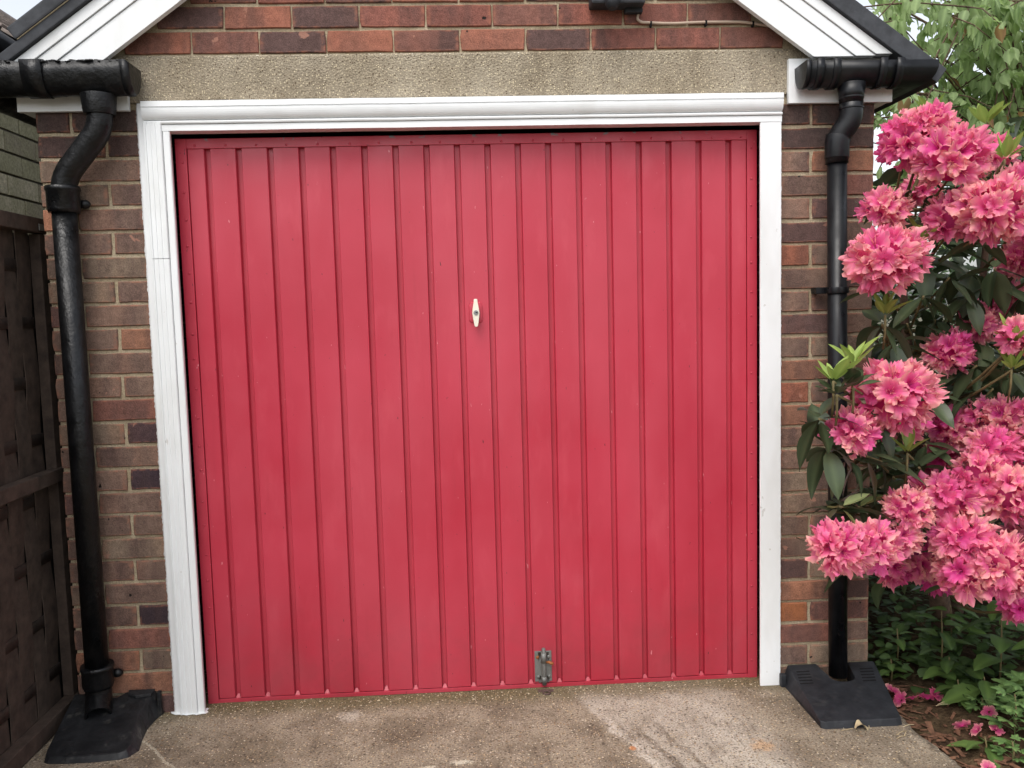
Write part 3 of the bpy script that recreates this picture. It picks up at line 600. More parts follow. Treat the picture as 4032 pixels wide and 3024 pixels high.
# ================================================================== THINGS AT THE FOOT OF THE WALL
def cover(name, label, top, bot, mat, bev, skirt=None):
    o = thing(name, label, 'drain cover', (sum(p[0] for p in bot)/len(bot), sum(p[1] for p in bot)/len(bot), 0))
    b = MB(); n = len(top); b.add(top + bot, [tuple(range(n))] + [(i, n+i, n+(i+1) % n, (i+1) % n) for i in range(n)] + [tuple(range(2*n-1, n-1, -1))])
    b.build('cover_body', mat, o, bev); return o
ah = lambda x, y: .067 - (.067-.024)*(-y)/.335
notch = [(2.2185, -.004), (2.2245, -.045), (2.2325, -.085)] + [(2.276+.046*math.cos(t), -.090-.034*math.sin(t)) for t in rng(math.pi*.98, math.pi*.02, 7)] + [(2.3225, -.085), (2.330, -.045), (2.336, -.004)]
T = [(2.112, -.004)] + notch + [(2.434, -.004), (2.424, -.06), (2.362, -.337), (2.345, -.343), (2.104, -.343), (2.090, -.335)]
top = [(x, y, ah(x, y)) for x, y in T]
def outw(x, y):
    if y < -.33: return (x + (.003 if x < 2.2 else .003), y-.008, -.003)
    if x < 2.2: return (x-.026*(1+y/.335)-.0, y, -.003)
    if x > 2.34: return (x+.012, y, -.003)
    return (x, y, -.003)
CR = cover('drain_cover', 'charcoal plastic drain cover with vent slots under the right downpipe', top, [outw(x, y) for x, y in T], M['matte'], .006)
for sx, n in ((2.150, 5), (2.384, 5)):
    for k in range(n):
        y = -.052 - .0185*k; x = sx - .004*k*(1 if sx < 2.2 else 1.5); z = ah(x, y); w = .0235
        b = MB(); sl_ = (.067-.024)/.335
        b.add([(x-w, y-.003, z-.003*sl_+.0007), (x+w, y-.003, z-.003*sl_+.0007), (x+w, y+.003, z+.003*sl_+.0007), (x-w, y+.003, z+.003*sl_+.0007), (x-w, y-.003, z-.008), (x+w, y-.003, z-.008), (x+w, y+.003, z-.008), (x-w, y+.003, z-.008)],
              [(0,1,2,3), (0,4,5,1), (1,5,6,2), (2,6,7,3), (3,7,4,0)]); b.build('vent_slot', M['dark'], CR)
b = MB(); b.box(2.074, 2.093, -.045, -.022, .001, .046); b.build('hinge_tab', M['matte'], CR, .003)
al = lambda x, y: .086 - (.086-.019)*(min(.3, -y)/.29)
T = [(-.442, -.004), (-.385, -.004), (-.375, -.03), (-.285, -.03), (-.262, -.004), (-.160, -.004), (-.172, -.055), (-.176, -.12), (-.163, -.20), (-.148, -.262), (-.152, -.288), (-.175, -.300), (-.25, -.309), (-.33, -.309), (-.385, -.303), (-.402, -.292), (-.410, -.27)]
top = [(x, y, al(x, y)) for x, y in T]
def outl(x, y):
    if y < -.28: return (x*1.0 + (.01 if x > -.2 else -.004 if x < -.38 else 0), y-.014, -.003)
    if x > -.2: return (x+.026, y, -.003)
    return (x-.004 if x < -.4 else x, y, -.003)
CL_ = cover('drain_cover', 'old rounded black drain cover under the left downpipe beside the fence', top, [outl(x, y) for x, y in T], M['cover'], .006)
b = MB(); T2 = [(-.252, -.012), (-.160, -.012), (-.166, -.04), (-.215, -.046), (-.245, -.034)]; b.loft([[(x, y, al(x, y)+.001) for x, y in T2], [(x*.99-.002, y*.9-.002, al(x, y)+.012) for x, y in T2]], True, True, True, False); b.build('back_lip', M['cover'], CL_, .003)
b = MB(); b.box(-.150, -.138, -.028, -.012, .0, .088); b.build('side_tab', M['cover'], CL_, .002)
for d in CR, CL_: d['group'] = 'black drain covers at the foot of the garage piers'
# keeper ring for the bolt, let into the concrete
K = thing('bolt_keeper', 'small rusty iron keeper plate set in the concrete below the door bolt', 'bolt keeper', (1.221, .02, 0))
b = MB(); b.tube([(1.2235+.0125*math.cos(t), .012-.0125*math.sin(t)-.012, .0035) for t in rng(0, 2*math.pi, 16)], .0035, 8); b.build('ring', M['iron_rust'], K)
b = MB(); b.box(1.194, 1.251, .012, .030, -.002, .0035); b.build('plate', M['iron_rust'], K, .001)
# dead leaf in front of the right cover
b = MB(); P = []
for i in range(9):
    t = i/8; w = .016*math.sin(math.pi*min(1, t*.95+.05))**.8
    for s in (-1, 0, 1): P.append((2.196+.046*t, -.362+s*w+.006*nz((t*5, s, 3)), .006+.012*abs(s)*math.sin(t*5)+.010*math.sin(math.pi*t)))
b.add(P, [(3*i+k, 3*i+k+1, 3*i+4+k, 3*i+3+k) for i in range(8) for k in (0, 1)], True); b.tube([(2.19, -.362, .006), (2.15, -.366, .003)], .0012, 6)
tag(b.build('dead_leaf', M['straw'], None, 0, False), 'curled dry beige leaf lying against the right drain cover', 'leaf')
b = MB(); b.box(0, .0, 0, 0, 0, 0) if False else None
for x, y, a, L in ((2.31, -.41, .5, .05), (2.33, -.42, .9, .045), (2.30, -.43, .3, .04), (2.36, -.36, .2, .04), (2.245, -.36, 1.2, .035), (2.52, -.27, .1, .05), (2.53, -.262, .3, .05), (2.60, -.23, .9, .05), (2.62, -.30, 0, .035)):
    z = .002 if x < 2.4 else .02; b.tube([(x, y, z), (x+L*.5*math.cos(a), y+L*.5*math.sin(a), z+.004), (x+L*math.cos(a), y+L*math.sin(a), z)], .0011, 5)
o = b.build('straw_litter', M['straw'], None); tag(o, 'thin dry straw and twig scraps by the edge of the flower bed', 'straw', None, 'stuff')

# ================================================================== FENCE PANEL
FX = -.470
FN = thing('fence_panel', 'dark brown woven timber fence panel beside the left downpipe', 'fence', (FX, -.6, 0))
b = MB(); b.box(FX-.030, FX+.012, -2.2, .085, 1.692, 1.742); b.build('top_rail', M['fence'], FN, .003)
b = MB(); b.box(FX-.02, FX+.022, -2.2, .085, .838, .884); b.build('middle_rail', M['fence'], FN, .003)
b = MB(); b.box(FX-.03, FX+.016, -2.2, .085, .004, .062); b.build('bottom_rail', M['fence'], FN, .003)
b = MB(); b.box(FX-.03, FX+.006, .034, .085, .0635, 1.690); b.build('end_stile', M['fence'], FN, .002)
b = MB(); b.box(FX-.058, FX-.050, -2.2, .085, .02, 1.69); b.build('backing', M['dark'], FN)
bat = [.17, .37, .58, .79, .99, 1.19, 1.39, 1.58]
for z in bat:
    b = MB(); b.loft([[(FX-.034+s, y, z+h) for s, h in ((-.003, -.019), (.003, -.019), (.003, .019), (-.003, .019))] for y in (-2.2, .033)]); b.build('batten', M['fence'], FN)
for k in range(26):
    y1 = .030 - .082*k; y0 = y1 - .083 + rnd.uniform(-.002, .002); ph = k % 2; b = MB(); rings = []
    for z in rng(.05, 1.70, 66):
        i = min(range(len(bat)), key=lambda q: abs(bat[q]-z)); 
        # weave: in front of a batten, then behind the next one
        f = 0
        for q, zb in enumerate(bat):
            f += (1 if (q+ph) % 2 else -1)*max(0, 1-abs(z-zb)/.205)
        x = FX - .034 + .0045*math.sin(f*math.pi/2) + .002*nz((k*3, z*4, 0)); w = .002*nz((k, z*3, 5))
        rings.append([(x-.002, y0+w, z), (x+.002, y0+w, z), (x+.003, (y0+y1)/2, z), (x+.002, y1+w, z), (x-.002, y1+w, z)])
    b.loft(rings, True, True, True, True); o = b.build('slat', M['fence'], FN); o.data.polygons.foreach_set('use_smooth', [False]*len(o.data.polygons))
b = MB(); b.box(FX+.0125, FX+.0155, .020, .10, 1.700, 1.722); b.build('bracket', M['grey'], FN, .0008)

# ================================================================== NEIGHBOURING OUTBUILDING
NB = thing('neighbouring_outbuilding', 'low outbuilding of algae green brick with a tiled roof behind the fence', 'building', (-2.0, 2, 0))
NX = -1.15
b = MB(); b.box(NX-.1, NX-.006, -1.2, 6, -.09, 2.62); b.box(-4.3, NX-.11, 5.9, 6, -.09, 2.62); nw = b.build('wall', M['jointgreen'], NB)
bm_ = MB(); bm_.box(-.03, 0, -.135, .135, -.0452, .0452); nbm = bm_.mesh('brick', .002)
for c in range(14, 25):
    z = .052 + .1018*c + .0509
    for k in range(-1, 14):
        y = .60 + .281*k + (.1405 if c % 2 else 0)
        o = link('brick', nbm, M['algae'], nw); o.location = (NX + rnd.uniform(-.002, .002), y, z); o.color = tint(rnd.choice([lin(192, 184, 152), lin(176, 170, 140), lin(164, 154, 132), lin(202, 192, 164)]), .08)
b = MB()
def nroof(u, y): return (-1.02 - u*math.cos(.6206), y, 2.645 + u*math.sin(.6206))
b.add([nroof(0, -1.5), nroof(0, 5.2), nroof(2.12, 5.2), nroof(2.12, -1.5), nroof(0, -1.5)[:2]+(2.615,), nroof(0, 5.2)[:2]+(2.615,), nroof(2.12, 5.2)[:2]+(3.8,), nroof(2.12, -1.5)[:2]+(3.8,)], [(0,1,2,3), (4,5,1,0), (4,7,6,5), (0,3,7,4), (1,5,6,2)])
b.add([nroof(2.12, -1.5), nroof(2.12, 5.2), (-4.5, 5.2, 2.645), (-4.5, -1.5, 2.645)], [(0,1,2,3)])
nr = b.build('roof', M['roofbase'], NB)
tb = MB(); tb.loft([[(0, y, 0), (0, y, .016), (.19, y, .030), (.19, y, .014)][::1] for y in rng(-.081, .081, 4)], True, True, True, False); tmesh = tb.mesh('tile', .002)
Rt = Matrix.Rotation(.6206, 4, 'Y')   # tile x axis points down the slope
for c in range(21):
    for k in range(20):
        y = 1.5 + .165*k + (.0825 if c % 2 else 0)
        p = nroof(2.10 - .10*c, y)
        o = link('tile', tmesh, M['tile2'], nr); o.rotation_euler = (0, .6206 + .03*0 - .0, rnd.uniform(-.012, .012)); o.location = (p[0], p[1], p[2]+.002+rnd.uniform(0, .004)); o.rotation_mode = 'XYZ'
b = MB(); b.tube([nroof(2.13, -1.5), nroof(2.13, 5.2)], .055, 12); b.build('ridge', M['tile2'], nr)
b = MB(); b.loft(gutter_run([(-1.09, 5.2), (-1.09, -1.5)][::-1], gut_prof(.10, 2.635, 2.56, .004)), True, True, True, True); b.build('gutter', M['plastic'], NB)

# ================================================================== PLANTS
def leaf_mesh(name, L, W, n=6, fold=.25, droop=.3, tip=1.0, wave=0.0, serr=0.0, seed=0, m_=2):
    """leaf from the origin along +X, upper side +Z"""
    r = random.Random(seed); b = MB(); V = []; A = []
    for i in range(n+1):
        t = i/n; w = W/2*(math.sin(math.pi*t**(.85))**.75)*(1-t*.15*tip) if 0 < i < n else 0.0008
        if serr and 0 < i < n: w *= 1+serr*(1 if i % 2 else -1)
        x = L*t; z = -droop*L*t*t
        for s in range(-m_, m_+1):
            q = s/m_; V.append((x - (abs(q)*.02*L), q*w, z + fold*abs(q)*w + wave*W*math.sin(t*9+q*2+seed)*abs(q))); A.append(1.0 if s == 0 else 0.0)
    c = 2*m_+1; b.add(V, [(i*c+k, i*c+k+1, (i+1)*c+k+1, (i+1)*c+k) for i in range(n) for k in range(c-1)], True, A)
    return b
def place(b, MBs, Mx, s=None):
    """bake a small builder into a big one"""
    b.add([Mx @ Vector(v) for v in MBs.v], MBs.f, True, MBs.at)
def frame(pos, d, roll=0, sc=1.0):
    """matrix that turns +X to d, +Z as far up as possible"""
    d = Vector(d).normalized(); up = Vector((0, 0, 1)); y = up.cross(d)
    y = y.normalized() if y.length > 1e-4 else Vector((0, 1, 0)); z = d.cross(y)
    R = Matrix((d, y, z)).transposed().to_4x4()
    return Matrix.Translation(pos) @ R @ Matrix.Rotation(roll, 4, 'X') @ Matrix.Scale(sc, 4)
def zframe(pos, d, spin, sc):
    q = Vector(d).to_track_quat('Z', 'Y').to_matrix().to_4x4(); return Matrix.Translation(pos) @ q @ Matrix.Rotation(spin, 4, 'Z') @ Matrix.Scale(sc, 4)
# ---- rhododendron
RH = thing('rhododendron', 'flowering rhododendron bush with pink trusses leaning over the right pier', 'shrub', (2.9, .28, 0))
def floret(seed):
    """frilled five-lobed funnel opening along +Z, about 1 across"""
    r = random.Random(seed); b = MB(); na = 60; nr_ = 7; V = []; A = []; ph = [r.uniform(0, 6) for _ in range(4)]; lob = [r.uniform(.85, 1.12) for _ in range(5)]
    for j in range(nr_+1):
        t = j/nr_
        for i in range(na):
            a = 2*math.pi*i/na; sec = a/(2*math.pi)*5; k = int(sec) % 5; u = sec-int(sec)
            lobe = (abs(math.sin(math.pi*u))**.35)*lob[k]
            rr = .07 + .46*(t**1.2)*(1 - (1-lobe)*.42*max(0, (t-.45)/.55))
            z = .62*(t**.62) - .17*max(0, t-.6)**1.5*5*lobe*.55
            fr = max(0, t-.45)/.55
            z += fr*(.10*math.sin(a*7+ph[0]) + .06*math.sin(a*13+ph[1]) + .11*math.sin(a*3+ph[2])); z += fr*fr*.05*math.sin(a*21+ph[0]*2); rr += fr*(.025*math.sin(a*11+ph[3]) + .022*math.sin(a*23+ph[2]) + .04*math.sin(a*2+ph[1]))
            V.append((rr*math.cos(a), rr*math.sin(a), z-.32)); A.append(t)
    b.add(V, [(j*na+i, j*na+(i+1) % na, (j+1)*na+(i+1) % na, (j+1)*na+i) for j in range(nr_) for i in range(na)], True, A)
    for k in range(6):   # stamens
        a = r.uniform(0, 6.28); q = r.uniform(.05, .16); b.tube([(0, 0, -.25), (q*.5*math.cos(a), q*.5*math.sin(a), .1), (q*math.cos(a), q*math.sin(a), .36+r.uniform(0, .1))], .009, 3); b.at[-9:] = [1.0]*9
    return b
FLB = [floret(s) for s in range(6)]; FLM = [f.mesh('flower', 0, False) for f in FLB]
for q in FLM: q.materials.append(M['petal'])
CL=[(2.352,-0.35,1.875,0.088,0.3),(2.455,-0.42,1.805,0.114,0.15),(2.404,-0.38,1.916,0.07,0.7),(2.791,-0.1,1.88,0.066,0.9),(2.562,-0.05,1.76,0.064,0.9),(2.281,-0.35,1.666,0.072,0.5),(2.181,-0.55,1.506,0.112,0.8),(2.473,-0.4,1.635,0.088,0.7),(2.536,-0.5,1.642,0.115,0.85),(2.747,-0.3,1.742,0.074,0.9),(2.828,-0.1,1.369,0.083,0.05),(2.679,-0.2,1.307,0.062,0.15),(2.545,-0.25,1.213,0.082,0.1),(2.623,-0.5,1.273,0.062,0.85),(2.185,-0.6,1.123,0.116,0.6),(2.313,-0.4,1.021,0.079,0.1),(2.038,-0.65,1.023,0.067,0.55),(2.566,-0.25,0.962,0.08,0.25),(2.636,-0.3,1.012,0.054,0.3),(2.688,-0.35,1.002,0.077,0.4),(2.574,-0.2,0.852,0.072,0.05),(2.579,-0.45,0.925,0.078,0.6),(2.513,-0.5,0.851,0.084,0.8),(2.231,-0.6,0.786,0.067,0.65),(2.406,-0.5,0.791,0.098,0.75),(2.567,-0.55,0.81,0.096,0.85),(2.41,-0.58,0.685,0.084,0.75),(1.975,-0.72,0.715,0.078,0.65),(2.083,-0.68,0.703,0.08,0.5),(2.204,-0.6,0.706,0.056,0.4),(2.425,-0.6,0.597,0.092,0.75),(2.491,-0.65,0.62,0.099,0.9),(2.443,-0.3,0.544,0.091,0.0),(2.342,-0.3,0.532,0.076,0.0),(2.681,-0.45,0.423,0.058,0.1),(2.565,-0.2,0.452,0.079,0),(2.717,-0.4,0.63,0.059,0.4),(2.814,-0.2,1.514,0.062,0.2),(2.823,-0.4,1.585,0.128,0.7),(2.847,-0.4,1.3,0.115,0.6),(2.769,-0.5,0.955,0.126,0.7),(2.793,-0.5,0.669,0.12,0.6)]
WH=[(2.106,-0.6,0.946,0),(1.982,-0.62,0.98,0),(2.052,-0.6,0.941,0),(2.612,-0.25,1.395,0),(2.519,-0.3,1.455,0),(2.67,-0.3,1.481,0),(2.313,-0.35,1.256,0),(2.616,-0.3,1.171,0),(2.733,-0.3,1.153,0),(2.603,-0.3,1.081,0),(2.347,-0.45,0.876,0),(2.128,-0.5,0.802,0),(2.213,-0.5,0.791,0),(2.436,-0.3,1.399,0),(2.225,-0.45,1.318,0),(1.944,-0.66,1.066,0),(2.424,-0.35,0.929,0),(2.035,-0.55,0.775,0),(2.791,-0.25,1.391,0),(2.599,-0.25,1.26,0),(2.352,-0.35,1.182,0),(2.672,-0.3,1.094,0),(2.438,-0.2,1.309,0),(2.562,-0.15,1.32,0),(2.447,-0.25,1.519,0),(2.393,-0.2,1.719,0),(2.402,-0.3,1.647,0),(2.656,-0.2,1.472,0),(2.71,-0.2,1.24,0),(2.811,-0.2,1.049,0),(2.197,-0.5,0.905,0),(2.293,-0.4,0.839,0),(2.631,-0.15,1.066,0),(2.449,-0.3,1.086,0),(2.707,-0.3,0.649,0),(2.221,-0.45,1.009,0),(2.785,-0.3,0.662,0),(2.255,-0.55,0.939,1),(1.965,-0.7,1.172,1),(2.056,-0.62,1.21,1),(2.209,-0.5,1.343,1),(2.603,-0.5,1.246,1),(2.598,-0.5,1.17,1),(2.692,-0.3,1.822,1),(2.41,-0.35,1.57,1),(2.692,-0.2,1.952,1),(2.534,-0.15,1.988,1),(2.033,-0.6,0.801,2),(2.106,-0.56,0.788,2)]

LFB = [leaf_mesh('leaf', 1, .42+.05*(s % 3), 7, .22, .10+.12*(s % 4), 1, .03, 0, s) for s in range(6)]; LFM = [f.mesh('leaf', 0, False) for f in LFB]
YGB = [leaf_mesh('leaf', 1, .34+.04*(s % 2), 6, .5, -.12+.1*s, 1, .02, 0, s) for s in range(3)]; YGM = [f.mesh('leaf', 0, False) for f in YGB]; PLM = [f.mesh('leaf', 0, False) for f in YGB]
for q in LFM: q.materials.append(M['leaf'])
for q in YGM: q.materials.append(M['young'])
for q in PLM: q.materials.append(M['pale'])
MAG, COR = lin(232, 64, 164), lin(248, 120, 172)
nflower = 0; FL_MAX = 300; order = sorted(range(len(CL)), key=lambda i: -CL[i][3])
cnt = {}
for i, (x, y, z, R, t) in enumerate(CL):
    c = Vector((x, y, z)); col = tuple(a+(b_-a)*t for a, b_ in zip(MAG, COR))
    inframe = x - .0 < 2.86 - (.25 if y < -.4 else 0)
    R *= 1.06; fs = .070*(R/.085)**.4; core = MB(); nf = max(10, int(3.1*(R/fs*2)**2*1.08)); axis = Vector((-.12, -.55, .45)).normalized(); fl = []
    for k in range(nf):
        h = 1-2*(k+.5)/nf; a = k*2.39996+i; d = Vector((math.sqrt(1-h*h)*math.cos(a), math.sqrt(1-h*h)*math.sin(a), h))
        d = (d + Vector((rnd.uniform(-.25, .25), rnd.uniform(-.25, .25), rnd.uniform(-.25, .25)))).normalized()
        if d.dot(axis) < -.55: continue
        sc = fs*rnd.uniform(.88, 1.15); p = c + Vector((d.x*R, d.y*R*.9, d.z*R*.84))*rnd.uniform(.58, .80)
        dd = (d + Vector((0, -.25, .05))).normalized(); Mx = zframe(p, dd, rnd.uniform(0, 6.3), sc); fl.append((d.dot((CAM-c).normalized()), Mx, p, k))
    core.sphere(c + Vector((0, .01, 0)), R*.52, 10, 7)
    for dt, Mx, p, k in fl: core.tube([c + Vector((0, .02, -.02)), c.lerp(p, .6) + Vector((0, 0, .004)), p], .0016, 4)
    front = [f for f in fl if dt is not None and f[0] > .05 and inframe]; front.sort(key=lambda f: -f[0]); front = front[:9]
    ids = set(id(f) for f in front)
    for f in fl:
        if id(f) not in ids: place(core, FLB[f[3] % 6], f[1])
    me = core.mesh('flower_cluster', 0, False); o = link('flower_cluster', me, M['petal'], RH); o.color = col
    for f in front:
        q = link('flower', FLM[f[3] % 6], None, o, f[1]); v = rnd.uniform(-.45, .45); tt = min(1, max(0, t+v)); q.color = tuple(a+(b_-a)*tt for a, b_ in zip(MAG, COR)); nflower += 1
# leaf whorls
nl = 0; inner = MB(); twigs = MB()
def whorl(c, kind, axis, n, L0):
    global nl
    q = axis.to_track_quat('Z', 'Y')
    for k in range(n):
        a = 2*math.pi*(k+rnd.uniform(-.3, .3))/n; el = rnd.uniform(.55, 1.1) if kind == 1 else rnd.uniform(-1.0, .15)
        d = q @ Vector((math.cos(a)*math.cos(el), math.sin(a)*math.cos(el), math.sin(el)))
        L = L0*rnd.uniform(.65, 1.2); Mx = frame(c + d*.012, d, rnd.uniform(-.4, .4), L)
        ms = YGM if kind == 1 else PLM if (kind == 2 and k % 2) else LFM
        if nl < 300: link('leaf', rnd.choice(ms), None, RH, Mx); nl += 1
        else: place(inner, rnd.choice(LFB), Mx)
ROOT = Vector((2.885, .30, 0)); FORK = [Vector((2.70, .06, .52)), Vector((2.86, .14, .62)), Vector((3.02, .16, .58))]
WH += [(1.975, -.70, 1.135, 1), (2.03, -.68, 1.150, 1)]
for x, y, z, kd in WH:
    c = Vector((x, y, z)); ax = Vector((x-2.75, y-.25, .55)).normalized() if kd != 1 else Vector((rnd.uniform(-.2, .1), rnd.uniform(-.35, -.1), 1)).normalized()
    whorl(c, kd, ax, 7 if kd == 1 else 6, .085 if kd == 1 else .125)
    if kd == 1: twigs.tube([c + Vector((.01, .03, -.10)), c + Vector((.005, .01, -.05)), c], .0035, 6)
for i, (x, y, z, R, t) in enumerate(CL):
    whorl(Vector((x+.02, y+R*.75, z-R*.75)), 0, Vector((0, -.5, -.3)).normalized(), 3, .12)
b = MB()
b.tube(arc([ROOT - Vector((0, 0, .12)), ROOT, Vector((2.80, .20, .22)), Vector((2.70, .06, .52)), Vector((2.60, 0, .85)), Vector((2.52, .02, 1.35)), Vector((2.50, -.05, 1.7))], 4), [.052]*1 + [.048]*6 + [.04]*6 + [.032]*6 + [.024]*6 + [.014]*6, 12) if False else None
pt = arc([ROOT - Vector((0, 0, .12)), ROOT, Vector((2.79, .19, .24)), Vector((2.70, .06, .52)), Vector((2.60, 0, .85)), Vector((2.54, .02, 1.35)), Vector((2.50, -.05, 1.7))], 4)
b.tube(pt, [.050 - .040*i/(len(pt)-1) for i in range(len(pt))], 12)
pt2 = arc([ROOT, Vector((2.92, .24, .3)), Vector((2.90, .12, .8)), Vector((2.82, .02, 1.3)), Vector((2.78, -.1, 1.75))], 4); b.tube(pt2, [.04 - .030*i/(len(pt2)-1) for i in range(len(pt2))], 10)
b.build('trunk', M['bark'], RH)
stems = [p for p in pt[8:]] + [p for p in pt2[6:]]
for tgt in [Vector((c[0], c[1]+.03, c[2]-c[3]*.5)) for c in CL] + [Vector(w[:3]) for w in WH]:
    s = min(stems, key=lambda p: (p-tgt).length + max(0, p.z - tgt.z + .1)*1.5); md = s.lerp(tgt, .55) + Vector((rnd.uniform(-.04, .04), rnd.uniform(-.02, .05), -.05))
    pth = arc([s, md, tgt], 5); twigs.tube(pth, [.008 - .0045*i/(len(pth)-1) for i in range(len(pth))], 6)
twigs.build('branches', M['twig'], RH)
# hidden inner foliage
for k in range(1500):
    p = Vector((rnd.uniform(2.52, 3.7), rnd.uniform(-.28, .95), rnd.uniform(.55, 2.05)))
    if p.x < 2.75 and p.y < .0 and p.z < .6: continue
    if (p.x-3.1)**2/.45 + (p.y-.3)**2/.5 + (p.z-1.25)**2/.8 > 1.05: continue
    d = Vector((rnd.uniform(-1, 1), rnd.uniform(-1, .6), rnd.uniform(-.8, .4))); place(inner, rnd.choice(LFB), frame(p, d, rnd.uniform(-.6, .6), rnd.uniform(.09, .14)))
o = inner.build('inner_leaves', M['leaf'], RH, 0, False); o['kind'] = 'stuff'

# ---- cherry tree behind the garage corner
CT = thing('cherry_tree', 'leafy green cherry tree rising behind the rhododendron and the garage corner', 'tree', (4.9, 2.6, 0))
CHB = [leaf_mesh('leaf', 1, .60+.05*(s % 3), 8, .16, .10+.1*(s % 3), 1, .02, .05, s) for s in range(5)]
for q in CHB:  # pointed tip
    q.v = [(x if x < .72 else .72+(x-.72)*1.25, y*(1 if x < .72 else max(.05, (1-(x-.72)/.30))), z) for x, y, z in q.v]
CHM = [f.mesh('leaf', 0, False) for f in CHB]; BRM = [f.mesh('leaf', 0, False) for f in CHB]
for q in CHM: q.materials.append(M['cherry'])
for q in BRM: q.materials.append(M['bronze'])
limbs = MB(); pth = arc([(4.9, 2.6, -.1), (4.88, 2.58, .9), (4.8, 2.5, 1.7), (4.7, 2.4, 2.6), (4.6, 2.3, 3.8)], 5); limbs.tube(pth, [.085-.06*i/(len(pth)-1) for i in range(len(pth))], 12)
twp = MB(); spots = []
for k in range(100):
    s = Vector(pth[rnd.randrange(8, len(pth))]); e = Vector((rnd.uniform(2.66, 5.2), rnd.uniform(.75, 2.6), rnd.uniform(1.75, 3.6)))
    if e.x < 2.8 and e.z < 2.0: e.z += .4
    md = s.lerp(e, .5) + Vector((0, 0, .18)); pp = arc([s, md, e], 6); twp.tube(pp, [.012-.009*i/(len(pp)-1) for i in range(len(pp))], 6)
    for q in range(3, len(pp)): spots.append(Vector(pp[q]))
    for _ in range(3):
        s2 = Vector(pp[rnd.randrange(3, len(pp))]); e2 = s2 + Vector((rnd.uniform(-.35, .35), rnd.uniform(-.4, .25), rnd.uniform(-.25, .2))); twp.tube([s2, s2.lerp(e2, .5)+Vector((0, 0, .03)), e2], [.004, .003, .002], 5)
        for q in range(1, 6): spots.append(s2.lerp(e2, q/5))
limbs.build('trunk', M['bark'], CT); twp.build('branches', M['bark'], CT)
LV = []
for s in spots:
    for _ in range(3):
        p = s + Vector((rnd.uniform(-.03, .03), rnd.uniform(-.03, .03), rnd.uniform(-.02, .02))); d = Vector((rnd.uniform(-.8, .8), rnd.uniform(-.8, .4), rnd.uniform(-2.0, -.1)))
        LV.append((p, d, rnd.uniform(.055, .098)))
def seen(p):
    v = p - CAM; z = v.dot(_f); return z > 0 and v.dot(_r)/z < .625 and v.dot(_u)/z < .47 and v.dot(_r)/z > .4
big = sorted([l for l in LV if seen(l[0])], key=lambda l: (l[0]-CAM).length/l[2])[:300]; ids = set(id(l) for l in big); fol = MB()
for l in LV:
    Mx = frame(l[0], l[1], rnd.uniform(-.9, .9), l[2])
    if id(l) in ids: link('leaf', rnd.choice(BRM if rnd.random() < .06 else CHM), None, CT, Mx)
    else: place(fol, rnd.choice(CHB), Mx)
o = fol.build('crown', M['cherry'], CT, 0, False); o['kind'] = 'stuff'
# ---- dark hedge behind the bed
HG = thing('hedge', 'dense dark green hedge in shade behind the rhododendron', 'hedge', (4.2, 3.4, 0))
b = MB(); HB = [leaf_mesh('leaf', 1, .5, 4, .2, .2, 1, 0, 0, s, 1) for s in range(3)]
for k in range(8500):
    x = rnd.uniform(2.5, 7); y = rnd.uniform(2.9, 3.9); z = rnd.uniform(0, 1.95)*(1-.10*rnd.random()); place(b, rnd.choice(HB), frame(Vector((x, y + .15*nz((x*3, z*3, 0)), z + .15*nz((x*2, 7, 1)))), (rnd.uniform(-1, 1), rnd.uniform(-1, .2), rnd.uniform(-.8, .6)), rnd.uniform(-.8, .8), rnd.uniform(.06, .10)))
b.build('foliage', M['hedge'], HG, 0, False)
b = MB()
for x in rng(2.7, 6.7, 8): b.tube([(x, 3.5, -.1), (x+.05, 3.45, .6), (x-.05, 3.5, 1.3)], [.03, .022, .01], 8)
b.build('stems', M['bark'], HG)
# ---- ground cover in the bed
b = MB(); RB = [leaf_mesh('leaf', 1, .85, 4, .15, .2, .2, .03, 0, s, 1) for s in range(3)]
for k in range(5200):
    x = 2.43 + rnd.random()**1.2*1.9; y = rnd.uniform(-.62, 1.6)
    front = (x - 2.47) - max(0, (-y-.02))*.62 - .05
    if y < .02 and front < -.02 + .03*nz((x*9, y*9, 0)): continue
    hgt = .035 + min(.22, max(0, (y+.25)*.22 + (x-2.6)*.10))
    p = Vector((x, y, bed_z(x, y) + hgt*rnd.random()**.7)); place(b, rnd.choice(RB), frame(p, (rnd.uniform(-1, 1), rnd.uniform(-1, .6), rnd.uniform(-.25, .5)), rnd.uniform(-.4, .4), rnd.uniform(.026, .055)))
o = b.build('ground_cover', M['cover_leaf'], None, 0, False); tag(o, 'low mat of small round green leaves covering the shaded flower bed', 'ground cover', None, 'stuff')
# bark chips on the bare soil
b = MB()
for k in range(130):
    y = rnd.uniform(-.75, -.05); x = edge_x(y) + .012 + abs(rnd.gauss(0, .07)) + .05*max(0, -y-.25); L = rnd.uniform(.008, .028); a = rnd.uniform(0, 3.1); z = bed_z(max(x, 2.45), y) + .003 if x > 2.44 else -.022
    Mx = Matrix.Translation((x, y, z+rnd.uniform(0, .006))) @ Euler((rnd.uniform(-.4, .4), rnd.uniform(-.4, .4), a)).to_matrix().to_4x4()
    w = L*rnd.uniform(.2, .45); t = .0015; b.add([Mx @ Vector(q) for q in [(-L, -w*.5, -t), (L*.8, -w, -t), (L, w*.6, -t), (-L*.7, w, -t), (-L, -w*.5, t), (L*.8, -w, t), (L, w*.6, t), (-L*.7, w, t)]], [(0,3,2,1), (4,5,6,7), (0,1,5,4), (1,2,6,5), (2,3,7,6), (3,0,4,7)])
o = b.build('bark_chips', M['chip'], None); tag(o, 'scattered brown bark chips on the bare soil along the concrete edge', 'bark chips', None, 'stuff')
